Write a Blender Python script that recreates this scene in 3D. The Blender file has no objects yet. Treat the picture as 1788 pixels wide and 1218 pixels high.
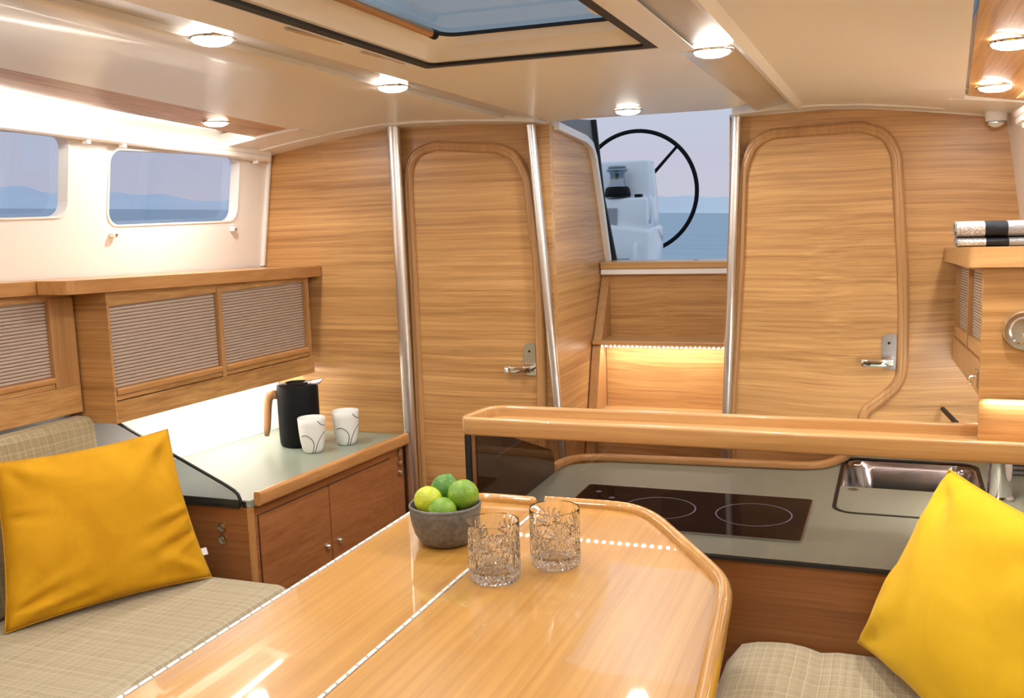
import bpy, bmesh, math, random
from mathutils import Vector, Matrix, noise
from mathutils.geometry import tessellate_polygon

random.seed(7)
S = bpy.context.scene
COL = S.collection

# ---------------------------------------------------------------- camera
# world: X runs aft (away from the viewer), Y to port (image left), Z up; metres
CAM = Vector((0.0, 0.0, 1.28))
FPX = 1750.0
YAW, PITCH, ROLL = (math.radians(a) for a in (21.25, 8.0, 1.95))
FWD = Vector((math.cos(PITCH)*math.cos(YAW), math.cos(PITCH)*math.sin(YAW), -math.sin(PITCH)))
_r = Vector((math.sin(YAW), -math.cos(YAW), 0))
_d = FWD.cross(_r)
RIGHT = math.cos(ROLL)*_r + math.sin(ROLL)*_d
DOWN = -math.sin(ROLL)*_r + math.cos(ROLL)*_d
cam_data = bpy.data.cameras.new('camera')
cam_data.sensor_width = 36.0
cam_data.lens = FPX/1788*36.0
cam_data.clip_start = 0.02
cam_data.clip_end = 20000
cam = bpy.data.objects.new('camera', cam_data)
COL.objects.link(cam)
mw = Matrix.Identity(4)
for i in range(3):
    mw[i][0] = RIGHT[i]; mw[i][1] = -DOWN[i]; mw[i][2] = -FWD[i]; mw[i][3] = CAM[i]
cam.matrix_world = mw
S.camera = cam

# ---------------------------------------------------------------- render look
S.view_settings.view_transform = 'Standard'
S.view_settings.look = 'None'
S.view_settings.gamma = 1.0
S.view_settings.exposure = 0.1
S.view_settings.use_curve_mapping = False
try:
    S.cycles.use_denoising = True
    S.cycles.max_bounces = 10
    S.cycles.diffuse_bounces = 4
    S.cycles.glossy_bounces = 4
    S.cycles.transmission_bounces = 10
    S.cycles.transparent_max_bounces = 16
    S.cycles.sample_clamp_indirect = 12.0
    S.cycles.caustics_reflective = False
except Exception:
    pass

# ---------------------------------------------------------------- sky: a hazy even evening sky, boat heeled a little
HEEL_UP = Vector((0.0176, -0.0364, 0.9992)).normalized()   # the sea's vertical seen from the boat
W = bpy.data.worlds.new('hazy_sky'); S.world = W
W.use_nodes = True
nt = W.node_tree; nt.nodes.clear()
tc = nt.nodes.new('ShaderNodeTexCoord')
dp = nt.nodes.new('ShaderNodeVectorMath'); dp.operation = 'DOT_PRODUCT'
dp.inputs[1].default_value = HEEL_UP
nt.links.new(tc.outputs['Generated'], dp.inputs[0])
rp = nt.nodes.new('ShaderNodeValToRGB')
cr = rp.color_ramp
cr.elements[0].position = 0.0; cr.elements[0].color = (0.53, 0.53, 0.63, 1)
cr.elements[1].position = 1.0; cr.elements[1].color = (0.44, 0.56, 0.72, 1)
e = cr.elements.new(0.06); e.color = (0.52, 0.53, 0.64, 1)
e = cr.elements.new(0.16); e.color = (0.50, 0.60, 0.73, 1)
nt.links.new(dp.outputs['Value'], rp.inputs[0])
bg = nt.nodes.new('ShaderNodeBackground'); bg.inputs['Strength'].default_value = 1.0
nt.links.new(rp.outputs[0], bg.inputs['Color'])
ow = nt.nodes.new('ShaderNodeOutputWorld'); nt.links.new(bg.outputs[0], ow.inputs[0])

# lamp levels (the lamps themselves are built further down)
P_DOWN, P_COVE, P_COUNTER, P_STEP, P_GALLEY = 3.0, 7.5, 2.2, .75, 5.0
WARM = (1.0, 0.93, 0.85)
NEUT = (1.0, 0.97, 0.94)

# ================================================================ helpers
ORG = {}
def thing(name, label, cat, loc=(0, 0, 0), group=None, kind=None):
    o = bpy.data.objects.new(name, None); COL.objects.link(o)
    o.empty_display_size = 0.05
    o.location = loc; ORG[o.name] = Vector(loc)
    if label: o['label'] = label
    if cat: o['category'] = cat
    if group: o['group'] = group
    if kind: o['kind'] = kind
    return o
def tag(o, label, cat, group=None, kind=None):
    o['label'] = label
    if cat: o['category'] = cat
    if group: o['group'] = group
    if kind: o['kind'] = kind
    return o
def obj(name, bm, mat, parent=None, smooth=False, origin=None, auto=None, label=None, kind=None):
    """one mesh object; bm is in world coordinates"""
    if parent is not None: off = ORG[parent.name]
    elif origin is not None: off = Vector(origin)
    else: off = Vector((0, 0, 0))
    bmesh.ops.recalc_face_normals(bm, faces=bm.faces[:])
    for v in bm.verts: v.co -= off
    me = bpy.data.meshes.new(name); bm.to_mesh(me); bm.free()
    if smooth or auto:
        for p in me.polygons: p.use_smooth = True
    if auto:
        try: me.set_sharp_from_angle(angle=math.radians(auto))
        except Exception: pass
    me.materials.append(mat)
    o = bpy.data.objects.new(name, me); COL.objects.link(o)
    ORG[o.name] = off
    if parent is not None: o.parent = parent
    else: o.location = off
    if label: o['label'] = label
    if kind: o['kind'] = kind
    return o
def new(): return bmesh.new()
def box(bm, x0, x1, y0, y1, z0, z1, bev=0.0, seg=2):
    vs = [bm.verts.new((x, y, z)) for x in (x0, x1) for y in (y0, y1) for z in (z0, z1)]
    F = [(0, 1, 3, 2), (4, 6, 7, 5), (0, 4, 5, 1), (2, 3, 7, 6), (0, 2, 6, 4), (1, 5, 7, 3)]
    fs = [bm.faces.new([vs[i] for i in f]) for f in F]
    if bev > 0:
        es = list({e for f in fs for e in f.edges})
        bmesh.ops.bevel(bm, geom=es, offset=bev, segments=seg, affect='EDGES', profile=0.5)
    return bm
def B(*a, **k): return box(new(), *a, **k)
def hexa(bm, p, bev=0.0, seg=2):
    """8 corner points: 4 of one face, 4 of the opposite face"""
    vs = [bm.verts.new(q) for q in p]
    F = [(0, 1, 2, 3), (7, 6, 5, 4), (0, 4, 5, 1), (1, 5, 6, 2), (2, 6, 7, 3), (3, 7, 4, 0)]
    fs = [bm.faces.new([vs[i] for i in f]) for f in F]
    bmesh.ops.recalc_face_normals(bm, faces=fs)
    if bev > 0:
        es = list({e for f in fs for e in f.edges})
        bmesh.ops.bevel(bm, geom=es, offset=bev, segments=seg, affect='EDGES', profile=0.5)
    return bm
def slab(bm, outer, holes, fn, t0, t1):
    """flat plate: 2D outline with holes, fn(a, b, t) -> world point, thickness t0..t1"""
    loops = [outer] + list(holes)
    tris = tessellate_polygon([[Vector((a, b, 0)) for a, b in l] for l in loops])
    flat = [p for l in loops for p in l]
    A = [bm.verts.new(fn(a, b, t0)) for a, b in flat]
    C = [bm.verts.new(fn(a, b, t1)) for a, b in flat]
    for t in tris:
        try:
            bm.faces.new([A[i] for i in t]); bm.faces.new([C[i] for i in reversed(t)])
        except ValueError: pass
    k = 0
    for l in loops:
        n = len(l)
        for i in range(n):
            j = (i+1) % n
            bm.faces.new([A[k+i], A[k+j], C[k+j], C[k+i]])
        k += n
    return bm
def rrect(a0, a1, b0, b1, r, n=6):
    """rounded rectangle, r a number or 4 radii (a0b0, a1b0, a1b1, a0b1)"""
    if not isinstance(r, (tuple, list)): r = (r,)*4
    out = []
    for (ca, cb, q, rr) in ((a0, b0, 180, r[0]), (a1, b0, 270, r[1]), (a1, b1, 0, r[2]), (a0, b1, 90, r[3])):
        sa = 1 if ca == a0 else -1; sb = 1 if cb == b0 else -1
        for i in range(n+1):
            t = math.radians(q + 90*i/n)
            out.append((ca + sa*rr + rr*math.cos(t), cb + sb*rr + rr*math.sin(t)))
            if rr == 0: break
    return out
def rpoly(pts, n=6):
    """polygon with a fillet radius per corner: (a, b, r)"""
    out = []; N = len(pts)
    for i in range(N):
        p = Vector(pts[i][:2]); r = pts[i][2] if len(pts[i]) > 2 else 0
        a = Vector(pts[i-1][:2]); b = Vector(pts[(i+1) % N][:2])
        if r <= 0: out.append((p.x, p.y)); continue
        u = (a-p).normalized(); v = (b-p).normalized()
        d = min(r, (a-p).length*.49, (b-p).length*.49)
        p0 = p+u*d; p2 = p+v*d
        for k in range(n+1):
            t = k/n
            q = p0*(1-t)**2 + p*2*t*(1-t) + p2*t*t
            out.append((q.x, q.y))
    return out
def tube(bm, path, r, seg=10, closed=False, cap=True):
    path = [Vector(p) for p in path]; n = len(path)
    rs = r if isinstance(r, (list, tuple)) else [r]*n
    rings = []; prev = None
    for i in range(n):
        if closed: t = path[(i+1) % n]-path[i-1]
        else: t = path[min(i+1, n-1)]-path[max(i-1, 0)]
        t.normalize()
        if prev is None:
            u = t.orthogonal().normalized()
        else:
            u = prev - t*prev.dot(t)
            u = u.normalized() if u.length > 1e-6 else t.orthogonal().normalized()
        prev = u; w = t.cross(u)
        rings.append([bm.verts.new(path[i]+(u*math.cos(2*math.pi*k/seg)+w*math.sin(2*math.pi*k/seg))*rs[i]) for k in range(seg)])
    m = n if closed else n-1
    for i in range(m):
        a = rings[i]; b = rings[(i+1) % n]
        for k in range(seg):
            bm.faces.new([a[k], a[(k+1) % seg], b[(k+1) % seg], b[k]])
    if cap and not closed:
        bm.faces.new(rings[0][::-1]); bm.faces.new(rings[-1])
    return bm
def lathe(bm, prof, c, seg=32, axis='z', fn=None):
    """prof: list of (r, h); r = 0 closes"""
    c = Vector(c); rings = []
    def P(r, h, k):
        a = 2*math.pi*k/seg
        if fn: r = fn(r, h, a)
        if axis == 'z': return c+Vector((r*math.cos(a), r*math.sin(a), h))
        if axis == 'x': return c+Vector((h, r*math.cos(a), r*math.sin(a)))
        return c+Vector((r*math.cos(a), h, r*math.sin(a)))
    for r, h in prof:
        if r <= 1e-6: rings.append([bm.verts.new(P(0, h, 0) if not fn else c+Vector((0, 0, h)))])
        else: rings.append([bm.verts.new(P(r, h, k)) for k in range(seg)])
    for a, b in zip(rings, rings[1:]):
        for k in range(seg):
            j = (k+1) % seg
            if len(a) == 1 and len(b) == 1: continue
            if len(a) == 1: bm.faces.new([a[0], b[k], b[j]])
            elif len(b) == 1: bm.faces.new([a[k], a[j], b[0]])
            else: bm.faces.new([a[k], a[j], b[j], b[k]])
    return bm
def sweep(bm, path, prof, normal, closed=False):
    """profile (side, up) swept on a path; 'up' is the fixed normal"""
    path = [Vector(p) for p in path]; n = len(path); up = Vector(normal).normalized()
    rings = []
    for i in range(n):
        if closed: d0 = (path[i]-path[i-1]).normalized(); d1 = (path[(i+1) % n]-path[i]).normalized()
        else:
            d0 = (path[i]-path[max(i-1, 0)]); d1 = (path[min(i+1, n-1)]-path[i])
            if d0.length < 1e-9: d0 = d1.copy()
            if d1.length < 1e-9: d1 = d0.copy()
            d0.normalize(); d1.normalize()
        s0 = d0.cross(up).normalized(); s1 = d1.cross(up).normalized()
        s = s0+s1
        s = s.normalized() if s.length > 1e-6 else s0
        k = 1/max(0.5, s.dot(s0))
        rings.append([bm.verts.new(path[i]+s*a*k+up*b) for a, b in prof])
    m = n if closed else n-1; q = len(prof)
    for i in range(m):
        a = rings[i]; b = rings[(i+1) % n]
        for k in range(q):
            bm.faces.new([a[k], a[(k+1) % q], b[(k+1) % q], b[k]])
    if not closed:
        bm.faces.new(rings[0][::-1]); bm.faces.new(rings[-1])
    return bm
def half_round(w, h, n=8):
    return [(-w/2, 0)] + [(-w/2*math.cos(math.pi*i/n), h*(0.35+0.65*math.sin(math.pi*i/n))) for i in range(n+1)] + [(w/2, 0)]
def round_bar(w, h, r, n=3):
    return rrect(-w/2, w/2, -h/2, h/2, r, n)

# ================================================================ materials
def mat(name):
    m = bpy.data.materials.new(name); m.use_nodes = True
    return m, m.node_tree, m.node_tree.nodes['Principled BSDF']
def plain(name, col, rough=0.5, metal=0.0, coat=0.0, spec=0.5, noise_amt=0.0, nscale=40, bump=0.0, trans=0.0, ior=1.5, sheen=0.0):
    m, t, b = mat(name)
    b.inputs['Base Color'].default_value = (*col, 1)
    b.inputs['Roughness'].default_value = rough
    b.inputs['Metallic'].default_value = metal
    b.inputs['Specular IOR Level'].default_value = spec
    b.inputs['Coat Weight'].default_value = coat
    b.inputs['Coat Roughness'].default_value = 0.04
    b.inputs['Transmission Weight'].default_value = trans
    b.inputs['IOR'].default_value = ior
    b.inputs['Sheen Weight'].default_value = sheen
    if noise_amt or bump:
        tc = t.nodes.new('ShaderNodeTexCoord'); n = t.nodes.new('ShaderNodeTexNoise')
        n.inputs['Scale'].default_value = nscale; n.inputs['Detail'].default_value = 4
        t.links.new(tc.outputs['Object'], n.inputs['Vector'])
        if noise_amt:
            r = t.nodes.new('ShaderNodeValToRGB')
            r.color_ramp.elements[0].color = (*[c*(1-noise_amt) for c in col], 1)
            r.color_ramp.elements[1].color = (*[min(1, c*(1+noise_amt)) for c in col], 1)
            r.color_ramp.elements[0].position = .3; r.color_ramp.elements[1].position = .7
            t.links.new(n.outputs['Fac'], r.inputs[0]); t.links.new(r.outputs[0], b.inputs['Base Color'])
        if bump:
            u = t.nodes.new('ShaderNodeBump'); u.inputs['Strength'].default_value = bump; u.inputs['Distance'].default_value = 0.002
            t.links.new(n.outputs['Fac'], u.inputs['Height']); t.links.new(u.outputs[0], b.inputs['Normal'])
    return m
def wood(name, dark, light, grain='y', fine=105.0, rough=0.35, coat=0.0, contrast=1.0, seed=0.0, wave=0.02):
    """veneer with grain running along one axis"""
    m, t, b = mat(name)
    tc = t.nodes.new('ShaderNodeTexCoord')
    i = 'xyz'.index(grain)
    # slow wobble of the grain
    wn = t.nodes.new('ShaderNodeTexNoise'); wn.inputs['Scale'].default_value = 2.2; wn.inputs['Detail'].default_value = 1
    t.links.new(tc.outputs['Object'], wn.inputs['Vector'])
    ws = t.nodes.new('ShaderNodeVectorMath'); ws.operation = 'SCALE'; ws.inputs['Scale'].default_value = wave
    t.links.new(wn.outputs['Color'], ws.inputs[0])
    ad = t.nodes.new('ShaderNodeVectorMath'); ad.operation = 'ADD'
    t.links.new(tc.outputs['Object'], ad.inputs[0]); t.links.new(ws.outputs[0], ad.inputs[1])
    def layer(along, across, detail, rgh):
        mp = t.nodes.new('ShaderNodeMapping')
        sc = [across]*3; sc[i] = along
        mp.inputs['Scale'].default_value = sc
        mp.inputs['Location'].default_value = (seed, seed*1.7, seed*.6)
        t.links.new(ad.outputs[0], mp.inputs['Vector'])
        n = t.nodes.new('ShaderNodeTexNoise'); n.inputs['Scale'].default_value = 1
        n.inputs['Detail'].default_value = detail; n.inputs['Roughness'].default_value = rgh
        t.links.new(mp.outputs[0], n.inputs['Vector'])
        return n
    n1 = layer(0.9, fine, 5, .68)
    n2 = layer(0.5, fine*.17, 3, .5)
    n3 = layer(5, fine*2.6, 2, .5)
    m1 = t.nodes.new('ShaderNodeMath'); m1.operation = 'MULTIPLY_ADD'; m1.inputs[1].default_value = .55
    t.links.new(n1.outputs['Fac'], m1.inputs[0])
    m2 = t.nodes.new('ShaderNodeMath'); m2.operation = 'MULTIPLY'; m2.inputs[1].default_value = .30
    t.links.new(n2.outputs['Fac'], m2.inputs[0]); t.links.new(m2.outputs[0], m1.inputs[2])
    m3 = t.nodes.new('ShaderNodeMath'); m3.operation = 'MULTIPLY_ADD'; m3.inputs[1].default_value = .15
    t.links.new(n3.outputs['Fac'], m3.inputs[0]); t.links.new(m1.outputs[0], m3.inputs[2])
    r = t.nodes.new('ShaderNodeValToRGB')
    h = .115/contrast
    r.color_ramp.elements[0].position = .5-h; r.color_ramp.elements[1].position = .5+h
    r.color_ramp.elements[0].color = (*dark, 1); r.color_ramp.elements[1].color = (*light, 1)
    t.links.new(m3.outputs[0], r.inputs[0]); t.links.new(r.outputs[0], b.inputs['Base Color'])
    b.inputs['Roughness'].default_value = rough
    b.inputs['Coat Weight'].default_value = coat; b.inputs['Coat Roughness'].default_value = 0.03
    if coat < .5:
        u = t.nodes.new('ShaderNodeBump'); u.inputs['Strength'].default_value = .12; u.inputs['Distance'].default_value = .001
        t.links.new(m3.outputs[0], u.inputs['Height']); t.links.new(u.outputs[0], b.inputs['Normal'])
    return m
def emit(name, col, strength):
    m, t, b = mat(name)
    b.inputs['Base Color'].default_value = (*col, 1)
    b.inputs['Emission Color'].default_value = (*col, 1); b.inputs['Emission Strength'].default_value = strength
    return m
def pane(name, tint, gloss=1.0, rough=0.02):
    """thin clear sheet: tinted straight-through plus mirror by fresnel"""
    m, t, b = mat(name)
    t.nodes.remove(b)
    tr = t.nodes.new('ShaderNodeBsdfTransparent'); tr.inputs[0].default_value = (*tint, 1)
    gl = t.nodes.new('ShaderNodeBsdfGlossy'); gl.inputs['Roughness'].default_value = rough
    fr = t.nodes.new('ShaderNodeFresnel'); fr.inputs['IOR'].default_value = 1.45
    mu = t.nodes.new('ShaderNodeMath'); mu.operation = 'MULTIPLY'; mu.inputs[1].default_value = gloss
    mx = t.nodes.new('ShaderNodeMixShader')
    ge = t.nodes.new('ShaderNodeNewGeometry')       # only the near face of the thin sheet mirrors
    fb = t.nodes.new('ShaderNodeMath'); fb.operation = 'SUBTRACT'; fb.inputs[0].default_value = 1.0
    t.links.new(ge.outputs['Backfacing'], fb.inputs[1])
    m2 = t.nodes.new('ShaderNodeMath'); m2.operation = 'MULTIPLY'
    t.links.new(fr.outputs[0], mu.inputs[0]); t.links.new(mu.outputs[0], m2.inputs[0]); t.links.new(fb.outputs[0], m2.inputs[1]); t.links.new(m2.outputs[0], mx.inputs[0])
    t.links.new(tr.outputs[0], mx.inputs[1]); t.links.new(gl.outputs[0], mx.inputs[2])
    t.links.new(mx.outputs[0], t.nodes['Material Output'].inputs[0])
    return m
def weave(name, base, light, dark, pa, pb, upright=False):
    """woven check: thin pale and dark threads in both directions; a = X, b = Y - Z (rolls over the front edge)"""
    m, t, b = mat(name)
    tc = t.nodes.new('ShaderNodeTexCoord'); sx = t.nodes.new('ShaderNodeSeparateXYZ')
    t.links.new(tc.outputs['Object'], sx.inputs[0])
    wn = t.nodes.new('ShaderNodeTexNoise'); wn.inputs['Scale'].default_value = 9
    t.links.new(tc.outputs['Object'], wn.inputs['Vector'])
    def M(op, a, bb, c=None):
        n = t.nodes.new('ShaderNodeMath'); n.operation = op
        for k, v in enumerate((a, bb, c)):
            if v is None: continue
            if isinstance(v, (int, float)): n.inputs[k].default_value = v
            else: t.links.new(v, n.inputs[k])
        return n.outputs[0]
    wob = M('MULTIPLY', wn.outputs['Fac'], .006)
    A = M('ADD', sx.outputs['X'], wob)
    Bc = M('ADD', M('SUBTRACT', sx.outputs['Y'], sx.outputs['Z']), wob)
    def hash1(v, period, seed):
        c = M('FLOOR', M('DIVIDE', v, period), 0)
        w = t.nodes.new('ShaderNodeTexWhiteNoise'); w.noise_dimensions = '1D'
        t.links.new(M('ADD', c, seed), w.inputs['W'])
        return w.outputs['Value']
    ha = hash1(A, pa, 3.0); hb = hash1(Bc, pb, 17.0)
    mixv = M('ADD', M('MULTIPLY', ha, .5), M('MULTIPLY', hb, .5))
    # tiny over/under of the threads
    oa = M('SINE', M('MULTIPLY', A, 2*math.pi/pa), 0); ob = M('SINE', M('MULTIPLY', Bc, 2*math.pi/pb), 0)
    ck = M('MULTIPLY', oa, ob)
    fac = M('ADD', M('MULTIPLY_ADD', mixv, .55, .24), M('MULTIPLY', ck, .14))
    # fine fibre noise
    fn = t.nodes.new('ShaderNodeTexNoise'); fn.inputs['Scale'].default_value = 420
    t.links.new(tc.outputs['Object'], fn.inputs['Vector'])
    fac = M('ADD', fac, M('MULTIPLY', M('SUBTRACT', fn.outputs['Fac'], .5), .25))
    r = t.nodes.new('ShaderNodeValToRGB')
    r.color_ramp.elements[0].position = .12; r.color_ramp.elements[0].color = (*dark, 1)
    r.color_ramp.elements[1].position = .92; r.color_ramp.elements[1].color = (*light, 1)
    e1 = r.color_ramp.elements.new(.38); e1.color = (*base, 1)
    e2 = r.color_ramp.elements.new(.68); e2.color = (*[c*1.06 for c in base], 1)
    t.links.new(fac, r.inputs[0])
    # occasional pale stripes
    def stripe(v, period, w, seed):
        f = M('FRACT', M('DIVIDE', M('ADD', v, seed), period), 0)
        return M('LESS_THAN', f, w)
    st = M('MAXIMUM', stripe(A, .0215, .075, 10.0), stripe(Bc, .0185, .07, 10.0))
    st = M('MULTIPLY', st, .6)
    mx = t.nodes.new('ShaderNodeMix'); mx.data_type = 'RGBA'
    t.links.new(st, mx.inputs['Factor']); t.links.new(r.outputs[0], mx.inputs['A'])
    mx.inputs['B'].default_value = (*light, 1)
    t.links.new(mx.outputs['Result'], b.inputs['Base Color'])
    b.inputs['Roughness'].default_value = .9; b.inputs['Specular IOR Level'].default_value = .15
    b.inputs['Sheen Weight'].default_value = .15
    u = t.nodes.new('ShaderNodeBump'); u.inputs['Strength'].default_value = .25; u.inputs['Distance'].default_value = .0012
    t.links.new(fac, u.inputs['Height']); t.links.new(u.outputs[0], b.inputs['Normal'])
    return m
WD, WL_ = (.345, .165, .050), (.635, .36, .138)
M_ = {}
M_['wood_y'] = wood('oak_veneer_across', WD, WL_, 'y')
M_['wood_y2'] = wood('oak_veneer_across_b', WD, WL_, 'y', seed=5.3, wave=.05)
M_['wood_x'] = wood('oak_veneer_along', WD, WL_, 'x', seed=2.1)
M_['wood_z'] = wood('oak_solid_upright', (.36, .18, .065), (.52, .28, .11), 'z', fine=90, seed=3.3)
M_['solid_y'] = wood('oak_solid_across', (.43, .225, .075), (.58, .335, .135), 'y', fine=95, rough=.3, coat=.25, seed=1.4)
M_['solid_x'] = wood('oak_solid_along', (.42, .195, .062), (.56, .29, .105), 'x', fine=80, rough=.3, coat=.2, seed=1.9)
M_['front_x'] = wood('red_brown_veneer_along', (.28, .105, .033), (.44, .19, .070), 'x', fine=130, rough=.35, seed=7.7, contrast=.9)  # darker and redder than the oak veneers
M_['front_y'] = wood('red_brown_veneer_across', (.22, .080, .024), (.36, .150, .050), 'y', fine=95, rough=.35, seed=8.8)  # like the one along, in a darker tone
M_['table'] = wood('lacquered_cherry', (.38, .175, .026), (.53, .275, .060), 'x', fine=75, rough=.35, coat=1.0, seed=4.4, contrast=.9)
M_['ceil_wood'] = wood('oak_ceiling_strip', WD, WL_, 'x', seed=6.1, rough=.4, coat=.08)
M_['gel'] = plain('cream_gelcoat', (.86, .83, .785), rough=.36, coat=.10)
M_['gloss'] = plain('reflection_grey_gelcoat', (.55, .52, .49), rough=.22, coat=.15)  # grey base stands in for the dark room mirrored in the cream strip
M_['white'] = plain('white_gelcoat', (.84, .81, .77), rough=.3, coat=.15)
M_['counter'] = plain('sage_laminate', (.27, .315, .25), rough=.36, noise_amt=.03, nscale=60)
M_['alu'] = plain('satin_aluminium', (.78, .77, .75), rough=.32, metal=1.0)
M_['chrome'] = plain('polished_chrome', (.80, .80, .80), rough=.07, metal=1.0)
M_['steel'] = plain('brushed_steel', (.58, .58, .57), rough=.25, metal=1.0)
M_['black'] = plain('matt_black_plastic', (.007, .007, .008), rough=.5, spec=.12)
M_['rubber'] = plain('black_rubber_seal', (.008, .008, .008), rough=.6)
M_['hobglass'] = plain('black_ceramic_glass', (.006, .005, .006), rough=.05, spec=.1)
M_['hobmark'] = plain('grey_hob_print', (.16, .19, .26), rough=.3)
M_['tambour'] = plain('taupe_tambour_lacquer', (.50, .395, .315), rough=.32, coat=.1)
M_['ceramic'] = plain('white_porcelain', (.80, .80, .77), rough=.12, coat=.3)
M_['ink'] = plain('dark_grey_glaze_line', (.05, .05, .05), rough=.3)
M_['stone'] = plain('speckled_grey_stoneware', (.125, .115, .10), rough=.42, noise_amt=.3, nscale=110, bump=.6)
M_['linen'] = weave('beige_woven_check', (.40, .345, .225), (.60, .545, .42), (.25, .205, .12), .0030, .0030)
M_['linen2'] = weave('olive_beige_woven_check', (.37, .305, .175), (.56, .495, .35), (.23, .18, .095), .0032, .0032)
M_['plastic'] = plain('white_plastic', (.78, .77, .75), rough=.4)
M_['bluegel'] = plain('white_cockpit_gelcoat', (.90, .91, .93), rough=.2, coat=.4)
M_['greygel'] = plain('shade_grey_gelcoat', (.36, .37, .40), rough=.35)  # outdoor gelcoat, its shade and blue skylight put into the grey
M_['plexi'] = pane('smoked_acrylic', (.66, .60, .58), 1.0)
M_['glasspane'] = pane('window_glass', (.92, .95, .99), 2.2)
M_['hatchglass'] = pane('smoked_hatch_glass', (.88, .95, 1.0), .5)
M_['plexi2'] = pane('dark_smoked_acrylic', (.36, .31, .30), 1.0)
M_['divider'] = pane('smoked_acrylic_divider', (.62, .62, .64), 1.0)
M_['crystal'] = plain('cut_crystal', (1, 1, 1), rough=.0, trans=1.0, ior=1.52)
M_['brass'] = plain('bronze_tube', (.50, .33, .20), rough=.25, metal=1.0)
M_['floor'] = wood('teak_floor', (.22, .10, .04), (.36, .18, .07), 'x', fine=40)
M_['led'] = emit('led_diffuser', (1.0, .96, .90), 22.0)
M_['ledstrip'] = emit('led_strip', (1.0, .93, .84), 14.0)

def velvet(name, c1, c2):
    m, t, b = mat(name)
    tc = t.nodes.new('ShaderNodeTexCoord')
    n = t.nodes.new('ShaderNodeTexNoise'); n.inputs['Scale'].default_value = 9; n.inputs['Detail'].default_value = 6
    n.inputs['Distortion'].default_value = 1.2
    t.links.new(tc.outputs['Object'], n.inputs['Vector'])
    r = t.nodes.new('ShaderNodeValToRGB')
    r.color_ramp.elements[0].position = .35; r.color_ramp.elements[1].position = .7
    r.color_ramp.elements[0].color = (*c1, 1); r.color_ramp.elements[1].color = (*c2, 1)
    t.links.new(n.outputs['Fac'], r.inputs[0]); t.links.new(r.outputs[0], b.inputs['Base Color'])
    b.inputs['Roughness'].default_value = .8; b.inputs['Specular IOR Level'].default_value = .2
    b.inputs['Sheen Weight'].default_value = .3; b.inputs['Sheen Roughness'].default_value = .35
    b.inputs['Sheen Tint'].default_value = (1, .75, .25, 1)
    f = t.nodes.new('ShaderNodeTexNoise'); f.inputs['Scale'].default_value = 600
    t.links.new(tc.outputs['Object'], f.inputs['Vector'])
    u = t.nodes.new('ShaderNodeBump'); u.inputs['Strength'].default_value = .15; u.inputs['Distance'].default_value = .001
    t.links.new(f.outputs['Fac'], u.inputs['Height']); t.links.new(u.outputs[0], b.inputs['Normal'])
    return m
M_['velvet'] = velvet('mustard_velvet', (.56, .275, .006), (.66, .345, .010))
M_['velvet2'] = velvet('yellow_velvet', (.70, .42, .012), (.77, .475, .018))

def lime_mat(name, c1, c2):
    m, t, b = mat(name)
    tc = t.nodes.new('ShaderNodeTexCoord')
    n = t.nodes.new('ShaderNodeTexNoise'); n.inputs['Scale'].default_value = 30; n.inputs['Detail'].default_value = 3
    t.links.new(tc.outputs['Object'], n.inputs['Vector'])
    r = t.nodes.new('ShaderNodeValToRGB')
    r.color_ramp.elements[0].position = .35; r.color_ramp.elements[1].position = .68
    r.color_ramp.elements[0].color = (*c1, 1); r.color_ramp.elements[1].color = (*c2, 1)
    t.links.new(n.outputs['Fac'], r.inputs[0]); t.links.new(r.outputs[0], b.inputs['Base Color'])
    b.inputs['Roughness'].default_value = .38
    v = t.nodes.new('ShaderNodeTexNoise'); v.inputs['Scale'].default_value = 260
    t.links.new(tc.outputs['Object'], v.inputs['Vector'])
    u = t.nodes.new('ShaderNodeBump'); u.inputs['Strength'].default_value = .7; u.inputs['Distance'].default_value = .0015
    t.links.new(v.outputs['Fac'], u.inputs['Height']); t.links.new(u.outputs[0], b.inputs['Normal'])
    return m
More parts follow.
